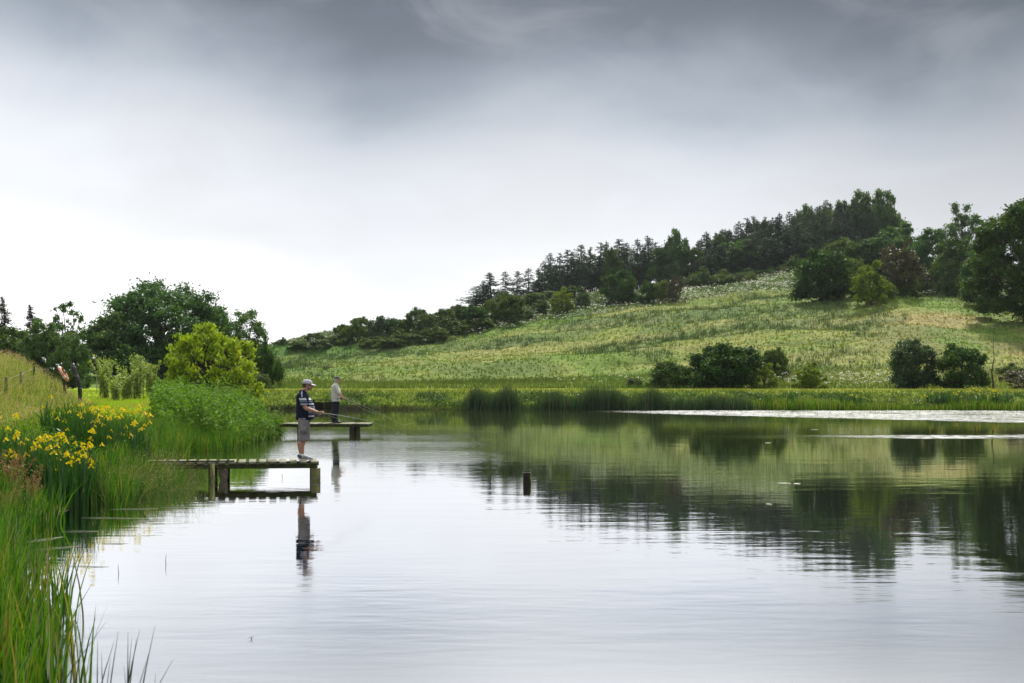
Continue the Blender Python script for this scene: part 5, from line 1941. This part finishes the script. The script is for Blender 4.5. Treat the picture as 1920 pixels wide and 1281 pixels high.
    Rm = np.array(Matrix.Rotation(tilt_, 3, 'Y'))
    mb = MB()
    cc_ = np.array([hx - .008, 0, hz + .032])
    rr = []
    V = []
    n_, m_ = 26, 10
    for j in range(m_):
        ph = (j / (m_ - 1)) * math.pi / 2
        for k in range(n_):
            w = 2 * math.pi * k / n_
            rsc = math.cos(ph) ** .75 if j < m_ - 1 else .02
            V.append(((.112 * rsc) * math.cos(w), (.092 * rsc) * math.sin(w), .094 * math.sin(ph) + (-.004 if j == 0 else 0)))
    ni = len(V)
    for j in range(m_):      # inner shell for thickness
        for k in range(n_):
            x_, y_, z_ = V[j * n_ + k]
            V.append((x_ * .97, y_ * .97, z_ * .97 if j else z_))
    V = np.array(V) @ Rm.T + cc_
    f = []
    for j in range(m_ - 1):
        for k in range(n_):
            a, b = j * n_ + k, j * n_ + (k + 1) % n_
            f.append((a, b, b + n_, a + n_))
            f.append((ni + a, ni + a + n_, ni + b + n_, ni + b))
    for k in range(n_):
        f.append((k, ni + k, ni + (k + 1) % n_, (k + 1) % n_))
    mb.add(V, f)
    mb.build('cap', M['cap_' + P['key']], e, True)
    mb = MB()
    V, f = [], []
    a_n = 13
    for lay in (0, -.004):
        for i in range(5):
            t = i / 4
            for k in range(a_n):
                a = (k / (a_n - 1) - .5) * 2.0
                r0x, r0y = .110 * math.cos(a), .090 * math.sin(a)
                ext = P.get('brim', .078) * (math.cos(a * .95) ** .7 if abs(a * .95) < 1.57 else 0)
                V.append((r0x + ext * t, r0y * (1 + .03 * t), lay + .003 - .018 * t * t - .26 * (r0y ** 2) * (1 + t * 4)))
    L = 5 * a_n
    for i in range(4):
        for k in range(a_n - 1):
            a = i * a_n + k
            f.append((a, a + a_n, a + a_n + 1, a + 1))
            f.append((L + a, L + a + 1, L + a + a_n + 1, L + a + a_n))
    for k in range(a_n - 1):
        f.append((4 * a_n + k, L + 4 * a_n + k, L + 4 * a_n + k + 1, 4 * a_n + k + 1))
    mb.add(np.array(V) @ Rm.T + cc_, f)
    mb.build('cap_peak', M['peak_' + P['key']], e, True)
    mb = MB()
    mb.ell(tuple(np.array([0, 0, .097]) @ Rm.T + cc_), (.009, .009, .005), 6, 8)
    mb.build('cap_button', M['cap_' + P['key']], e, True)
    if P.get('shades'):
        mb = MB()
        for s_ in (1, -1):
            mb.ell((hx + .090, s_ * .036, hz + .006), (.008, .028, .020), 8, 12)
            mb.tube([(hx + .088, s_ * .062, hz + .012), (hx + .05, s_ * .078, hz + .010), (hx - .02, s_ * .084, hz + .002)], .0035, 6)
        mb.tube([(hx + .096, .012, hz + .010), (hx + .099, 0, hz + .012), (hx + .096, -.012, hz + .010)], .003, 6)
        mb.build('sunglasses', M['black'], e, True)
    # shirt
    mb = MB()
    lo = P['hem']
    rr = [(a, 0, z_, rx_, ry_) for a, z_, rx_, ry_ in T_ if z_ > lo + .02]
    first = rr[0]
    rr = [(first[0], 0, lo, first[3] + .006, first[4] + .006), (first[0], 0, lo + .02, first[3] + .004, first[4] + .004)] + rr
    rings(mb, rr, 24)
    mb.tube([(T_[-1][0] + .005, 0, T_[-1][1] - .03), (nx_ * .6 + T_[-1][0] * .4, 0, T_[-1][1] + .022)], [(.088, .084), (.074, .072)], 14)
    for s_ in (0, 1):
        A = P['arms'][s_]
        sh_, el_, wr_ = [np.array(v, float) for v in (A['sh'], A['el'], A['wr'])]
        cuff = P['cuff']
        mb.ell(sh_ + np.array([0, 0, -.01]), (.078, .070, .074), 8, 12)
        if cuff <= 1:
            en = sh_ * (1 - cuff) + el_ * cuff
            mb.tube([sh_, sh_ * .5 + en * .5, en], [.076, .076, P['cuffr']], 14)
        else:
            en = el_ + (wr_ - el_) * (cuff - 1)
            mb.tube([sh_, sh_ * .5 + el_ * .5, el_, en], [.076, .070, .062, P['cuffr']], 14)
            mb.tube([en - (wr_ - el_) * .10, en], [P['cuffr'] + .006, P['cuffr'] + .006], 14)

    def crease(V):
        return .007 * (fbm(V[:, 0] * 9 + V[:, 2] * 7, V[:, 1] * 6 - V[:, 2] * 12, 6, 3) - .5) * 2
    remesh(mb, P['shirtname'], .0085, M['shirt_' + P['key']], e, 3, P['shirtcol'], crease)
    # collar
    mb = MB()
    cpos = np.array([nx_ * .45 + T_[-1][0] * .55, 0, T_[-1][1] + .022])
    mb.torus(tuple(cpos), .066, .011, (-.25, 0, 1), 26, 8)
    mb.build('collar', M['collar_' + P['key']], e, True)
    # legwear
    mb = MB()
    zb = P['legend']
    rings(mb, [(a, 0, z_, rx_ - .004, ry_ - .004) for a, z_, rx_, ry_ in T_ if z_ < 1.0][:3] + [(P['hip'][0], 0, lo + .05, .14, .15)], 22)
    for s_ in (1, -1):
        dy = P['legs'] * s_
        sh = P.get('stag', 0) * s_
        hx_, kx, axx = P['hip'][0], P['knee'][0], P['ankle'][0]
        if zb > .3:
            mb.tube([(hx_, dy * .85, .90), (hx_ + .01, dy, .75), (kx + .012 + sh * .7, dy, .58), (kx + .012 + sh, dy, zb)], [(.128, .108), (.122, .108), (.114, .104), (.116, .108)], 16)
        else:
            mb.tube([(hx_, dy * .85, .90), (hx_ + .01, dy, .75), (kx + .01 + sh * .7, dy, .50), (axx - .012 + sh, dy, .28), (axx + .005 + sh, dy, .12), (axx + .012 + sh, dy, zb)],
                    [(.118, .098), (.112, .096), (.090, .084), (.082, .076), (.078, .072), (.082, .074)], 16)

    def crease2(V):
        return .010 * (fbm(V[:, 0] * 10 + V[:, 2] * 4, V[:, 1] * 9 + V[:, 2] * 9, 16, 3) - .5) * 2
    remesh(mb, P['legname'], .009, M['legs_' + P['key']], e, 3, None, crease2)
    if zb > .3:
        for s_ in (1, -1):
            mb = MB()
            mb.box((P['hip'][0] + .01, s_ * .205, .66), (.15, .022, .17))
            mb.build('pocket', M['legs_' + P['key']], e)
    # shoes
    for s_ in (1, -1):
        dy = P['legs'] * s_
        sh = P.get('stag', 0) * s_
        axx = P['ankle'][0] + sh
        if P.get('sock'):
            mb = MB()
            mb.tube([(axx, dy, .06), (axx, dy, .10), (axx, dy, .135)], [.047, .043, .042], 12)
            mb.build('sock', M['sock'], e, True)
        mb = MB()
        mb.tube([(axx - .072, dy, .055), (axx - .05, dy, .068), (axx + .0, dy, .072), (axx + .06, dy, .062), (axx + .13, dy, .046), (axx + .20, dy, .036), (axx + .222, dy, .032)],
                [(.026, .030), (.040, .044), (.046, .050), (.049, .046), (.050, .034), (.040, .024), (.018, .012)], 12)
        remesh(mb, 'shoe', .006, M['shoe_' + P['key']], e, 3, P['shoecol'](axx, dy))
        mb = MB()
        n_ = 24
        V = []
        for z_ in (.002, .020):
            for k in range(n_):
                w = 2 * math.pi * k / n_
                V.append((axx + .070 + .150 * math.cos(w), dy + (.046 + .008 * math.cos(w)) * math.sin(w), z_))
        mb.add(V, [tuple(range(n_))[::-1], tuple(range(n_, 2 * n_))] + [(i, (i + 1) % n_, (i + 1) % n_ + n_, i + n_) for i in range(n_)])
        mb.build('sole', M['sole_' + P['key']], e, True)
    return e


M['skin'] = colmat('skin', .5, .35, 0, 40, .08)
M['eye'] = simple('eye_white', (.7, .68, .64), None, .2, .5)
M['hairmat_a'] = simple('short_dark_hair', (.10, .075, .06), (.05, .04, .03), .8, .2, 0, 60)
M['hairmat_b'] = simple('grey_hair', (.55, .54, .52), (.38, .37, .36), .8, .2, 0, 60)
M['cap_a'] = simple('grey_cap_cloth', (.50, .48, .52), (.40, .38, .42), .85, .15, 0, 30)
M['peak_a'] = simple('pale_cap_peak', (.70, .68, .70), (.6, .58, .6), .85, .15, 0, 30)


def camo(name, cols):
    m, gg, o = newmat(name)
    v = gg.n('ShaderNodeTexCoord').outputs['Object']
    col = gg.ramp(gg.noise(v, 26, 2, .5), [(.0, cols[0]), (.44, cols[1]), (.52, cols[2]), (.60, cols[0])], 'CONSTANT')
    gg.l(principled(gg, col, .85, .15), o.inputs[0])
    return m


M['cap_b'] = camo('mottled_cap_cloth', [(.03, .035, .04), (.28, .29, .28), (.06, .065, .07)])
M['peak_b'] = M['cap_b']
M['shirt_a'] = colmat('striped_polo_cloth', .85, .15, 0, 120, .12)
M['shirt_b'] = simple('pale_shirt_cloth', (.66, .64, .58), (.54, .53, .48), .9, .12, 0, 14, .15)
M['collar_a'] = simple('navy_collar', (.012, .016, .035), None, .85, .1)
M['collar_b'] = simple('pale_collar', (.50, .49, .45), None, .85, .1)
M['legs_a'] = simple('grey_shorts_cloth', (.27, .25, .25), (.19, .175, .175), .9, .12, 0, 16, .2)
M['legs_b'] = simple('navy_trousers_cloth', (.030, .033, .050), (.016, .018, .03), .9, .12, 0, 16, .2)
M['sock'] = simple('white_sock', (.75, .75, .74), None, .9, .1)
M['shoe_a'] = colmat('trainer_upper', .6, .3)
M['shoe_b'] = colmat('dark_shoe', .5, .4)
M['sole_a'] = simple('white_sole', (.72, .71, .68), None, .6, .3)
M['sole_b'] = simple('black_sole', (.02, .02, .02), None, .6, .3)


def shirt_a(V):
    navy, wht, pale = np.array([.010, .014, .034]), np.array([.62, .62, .68]), np.array([.22, .30, .45])
    c = np.tile(navy, (len(V), 1)) * (0.8 + .4 * vnoise(V[:, 0] * 20, V[:, 2] * 20, 1))[:, None]
    z_ = V[:, 2]
    sleeve = (np.abs(V[:, 1]) > .222) & (z_ < 1.335) & (V[:, 0] > -.15)
    front = (V[:, 0] > .10) & (z_ < 1.34)
    m_ = sleeve | front
    for z0, z1, col in ((1.285, 1.330, wht), (1.245, 1.255, pale), (1.185, 1.212, pale * .4 + wht * .6), (1.135, 1.150, wht), (1.09, 1.12, pale), (1.02, 1.05, wht), (.985, .995, pale), (.93, .955, wht)):
        k = m_ & (z_ > z0) & (z_ < z1)
        c[k] = col
    seam = (np.abs(V[:, 1]) > .06) & (np.abs(V[:, 0] + .045 - .10 * (1.46 - z_)) < .008) & (z_ > 1.35)
    c[seam] = wht
    return c


def shoe_a(ax0, dy):
    def fn(V):
        c = np.tile(np.array([.06, .075, .09]), (len(V), 1))
        s_ = ((V[:, 0] - ax0) * 1.0 + (V[:, 2]) * .9)
        k = (np.mod(s_, .034) < .012) & (V[:, 0] > ax0 - .02) & (V[:, 0] < ax0 + .16)
        c[k] = (.62, .64, .66)
        c[V[:, 0] > ax0 + .17] = (.3, .32, .34)
        c[V[:, 2] < .030] = (.6, .6, .58)
        return c
    return fn


def shoe_b(ax0, dy):
    return lambda V: np.tile(np.array([.02, .02, .025]), (len(V), 1))


# the anglers and their rods. Rod direction in the world, then in the person's own frame
def local(v, rz_):
    c_, s_ = math.cos(-rz_), math.sin(-rz_)
    return np.array([v[0] * c_ - v[1] * s_, v[0] * s_ + v[1] * c_, v[2]])


RZ1, RZ2 = R(8), R(14)
L1 = np.array([at(570, 24.4), 24.42, DZ + .003])
L2 = np.array([at(631, 42.6), 42.55, DZ + .003])
h1 = np.array([at(604, 24.2), 24.18, CZ + (HV - 774) / F * 24.2])
t1 = np.array([at(700, 26.3), 26.3, CZ + (HV - 791) / F * 26.3])
h2 = np.array([at(647, 42.4), 42.35, CZ + (HV - 747) / F * 42.4])
t2 = np.array([at(716, 44.2), 44.2, CZ + (HV - 777) / F * 44.2])
d1, d2 = (t1 - h1) / np.linalg.norm(t1 - h1), (t2 - h2) / np.linalg.norm(t2 - h2)
a1, a2 = local(d1, RZ1), local(d2, RZ2)
hl1, hl2 = local(h1 - L1, RZ1), local(h2 - L2, RZ2)

torso1 = [(.005, .80, .13, .155), (.0, .88, .165, .180), (.015, .98, .190, .192), (.028, 1.08, .203, .192), (.022, 1.18, .192, .190), (-.005, 1.28, .165, .195), (-.035, 1.37, .135, .190), (-.045, 1.425, .100, .140), (-.035, 1.465, .060, .075)]
P1 = dict(key='a', hip=(-.01, 0), knee=(-.015, 0), ankle=(-.05, 0), legs=.10, stag=-.022, torso=torso1, neck=(.005, 1.485), head=(.075, 1.60), captilt=.10, brim=.085,
          skin=(.40, .215, .145), hair=(.1, .08, .06), beard=(.20, .11, .08), hairlong=0, shades=True, hem=.86, cuff=.78, cuffr=.074, shirtname='polo_shirt', legname='shorts', legend=.415, sock=True,
          shirtcol=shirt_a, shoecol=shoe_a,
          arms=[dict(sh=(-.04, -.205, 1.375), el=(.035, -.265, 1.115), wr=tuple(hl1 + np.array([-.085, -.035, .012])), hand=tuple(hl1), axis=a1, palm=(-.8, -.5, .35)),
                dict(sh=(-.04, .205, 1.375), el=(.05, .26, 1.10), wr=(.235, .125, 1.00), hand=(.305, .075, .975), axis=(.25, .9, -.1), palm=(-.8, .3, .3))])
p1 = person(tuple(L1), RZ1, P1, 'stout man in grey cap, navy striped polo and grey shorts fishing from the near jetty')

torso2 = [(.0, .80, .135, .16), (-.01, .88, .165, .18), (-.01, .98, .182, .19), (-.005, 1.08, .188, .195), (-.01, 1.18, .178, .197), (-.03, 1.28, .160, .203), (-.045, 1.38, .132, .195), (-.04, 1.435, .09, .14), (-.03, 1.475, .058, .07)]
P2 = dict(key='b', hip=(-.02, 0), knee=(-.01, 0), ankle=(-.06, 0), legs=.09, stag=-.03, torso=torso2, neck=(-.0, 1.50), head=(.035, 1.625), captilt=.02, brim=.045,
          skin=(.46, .25, .17), hair=(.5, .5, .5), beard=(.42, .28, .22), hairlong=1, hem=.80, cuff=1.12, cuffr=.058, shirtname='long_shirt', legname='trousers', legend=.045,
          shirtcol=None, shoecol=shoe_b,
          arms=[dict(sh=(-.05, -.20, 1.39), el=(.06, -.255, 1.13), wr=tuple(hl2 + np.array([-.075, -.04, .02])), hand=tuple(hl2), axis=a2, palm=(-.8, -.5, .35)),
                dict(sh=(-.05, .20, 1.39), el=(.07, .25, 1.12), wr=(.22, .11, .97), hand=(.285, .06, .935), axis=(.25, .9, -.1), palm=(-.8, .3, .3))])
p2 = person(tuple(L2), RZ2, P2, 'grey haired man in pale loose shirt and dark trousers fishing from the second jetty')

M['cork'] = simple('cork_handle', (.42, .30, .18), (.3, .2, .12), .8, .2, 0, 90)
M['rod'] = simple('glossy_grey_rod', (.42, .42, .42), None, .3, .5)
M['flyline'] = simple('pale_green_line', (.55, .62, .38), None, .5, .3)


def rod(h, t, name, lb, lblr):
    d = (t - h) / np.linalg.norm(t - h)
    L = np.linalg.norm(t - h)
    e = empty(name, tuple(h - d * .26), 0, lb, 'fishing rod', 'fishing rods')
    o_ = h - d * .26
    mb = MB()
    mb.tube([(0, 0, 0), tuple(d * .12), tuple(d * .26), tuple(d * .38)], [.013, .012, .014, .010], 10)
    mb.build('grip', M['cork'], e, True)
    mb = MB()
    pts, rr = [], []
    for i in range(12):
        s_ = i / 11
        p = d * (.38 + (L + .26 - .38) * s_) + np.array([0, 0, -.05 * s_ * s_ + .05 * s_])
        pts.append(p)
        rr.append(.0050 * (1 - s_) + .0015)
    mb.tube(pts, rr, 7)
    mb.build('rod_blank', M['rod'], e, True)
    for i in (2, 4, 6, 8, 10, 11):
        mb = MB()
        mb.torus(tuple(pts[i] - np.array([0, 0, .011])), .008, .0015, tuple(d), 12, 5)
        mb.build('line_guide', M['wire'], e, True)
    sd = np.cross(d, (0, 0, 1))
    sd /= np.linalg.norm(sd)
    dn = np.cross(sd, d)
    dn = dn if dn[2] < 0 else -dn
    rc_ = d * .05 + dn * .065
    mb = MB()
    for s_ in (-1, 1):
        mb.torus(tuple(rc_ + sd * .016 * s_), .040, .005, tuple(sd), 22, 6)
    mb.tube([tuple(rc_ - sd * .018), tuple(rc_ + sd * .018)], .034, 16)
    mb.tube([tuple(d * .05 + dn * .012), tuple(rc_ - dn * .03)], .008, 6)
    mb.tube([tuple(rc_ + sd * .018), tuple(rc_ + sd * .04 + d * .02)], .006, 6)
    o = mb.build('reel', M['black'], e, True)
    o['label'] = lblr
    return e, [p + o_ for p in pts]


def fline(pts, lb, r=.0015):
    o_ = np.array(pts[0])
    mb = MB()
    P_ = [np.array(p) - o_ for p in pts]
    Q_ = []
    for i in range(len(P_) - 1):        # smooth polyline
        p0, p1_, p2_, p3 = P_[max(i - 1, 0)], P_[i], P_[i + 1], P_[min(i + 2, len(P_) - 1)]
        for k in range(6):
            s_ = k / 6
            Q_.append(.5 * ((2 * p1_) + (-p0 + p2_) * s_ + (2 * p0 - 5 * p1_ + 4 * p2_ - p3) * s_ * s_ + (-p0 + 3 * p1_ - 3 * p2_ + p3) * s_ ** 3))
    Q_.append(P_[-1])
    mb.tube(Q_, r, 5)
    o = mb.build('fishing_line', M['flyline'], None, True)
    o.location = tuple(o_)
    tag(o, lb, 'fishing line', 'fishing lines')


e1, q1 = rod(h1, t1, 'fishing_rod', 'fly rod held low by the man in shorts, reel under his hand', 'black fly reel')
e2, q2 = rod(h2, t2, 'fishing_rod', 'fly rod held low by the man in the pale shirt', 'small black reel')


def pw(u, v, Y):
    return np.array([at(u, Y), Y, CZ + (HV - v) / F * Y])


fline([h1 + d1 * .12 + np.array([0, 0, -.012]), pw(630, 784, 24.7), pw(655, 791, 25.3), pw(680, 793.5, 25.9), q1[-1] + np.array([0, 0, -.012])], 'slack green line drooping below the rod of the man in shorts')
fline([q1[-1] + np.array([0, 0, -.012]), pw(716, 798, 27.5), pw(735, 803, 30.5), np.array([at(752, 41), 41.5, .0])], 'line running from the rod tip of the man in shorts out to the water', .001)
fline([h2 + d2 * .12 + np.array([0, 0, -.012]), pw(672, 762, 42.9), pw(690, 771, 43.4), q2[-1] + np.array([0, 0, -.012])], 'slack line below the rod of the man in the pale shirt', .002)
fline([q2[-1] + np.array([0, 0, -.012]), pw(736, 787, 46), pw(755, 796, 49), np.array([at(775, 52), 52, 0])], 'line running from the second rod tip out over the lake', .002)

# ------------------------------------------------------------------ haze
hz_m, gg, ho = newmat('haze')
pv = gg.n('ShaderNodeVolumePrincipled')
pv.inputs['Color'].default_value = (.86, .92, 1.0, 1)
pv.inputs['Density'].default_value = .00010
pv.inputs['Anisotropy'].default_value = 0.2
gg.l(pv.outputs[0], ho.inputs['Volume'])
V = [(x, y, z) for z in (-2.6, 60) for x, y in ((-920, -60), (920, -60), (920, 920), (-920, 920))]
tag(link('haze', npmesh('haze', V, [np.array([(3, 2, 1, 0), (4, 5, 6, 7), (0, 1, 5, 4), (1, 2, 6, 5), (2, 3, 7, 6), (3, 0, 4, 7)])]), None, hz_m), 'thin pale haze in the air over lake and hill', None, None, 'stuff')
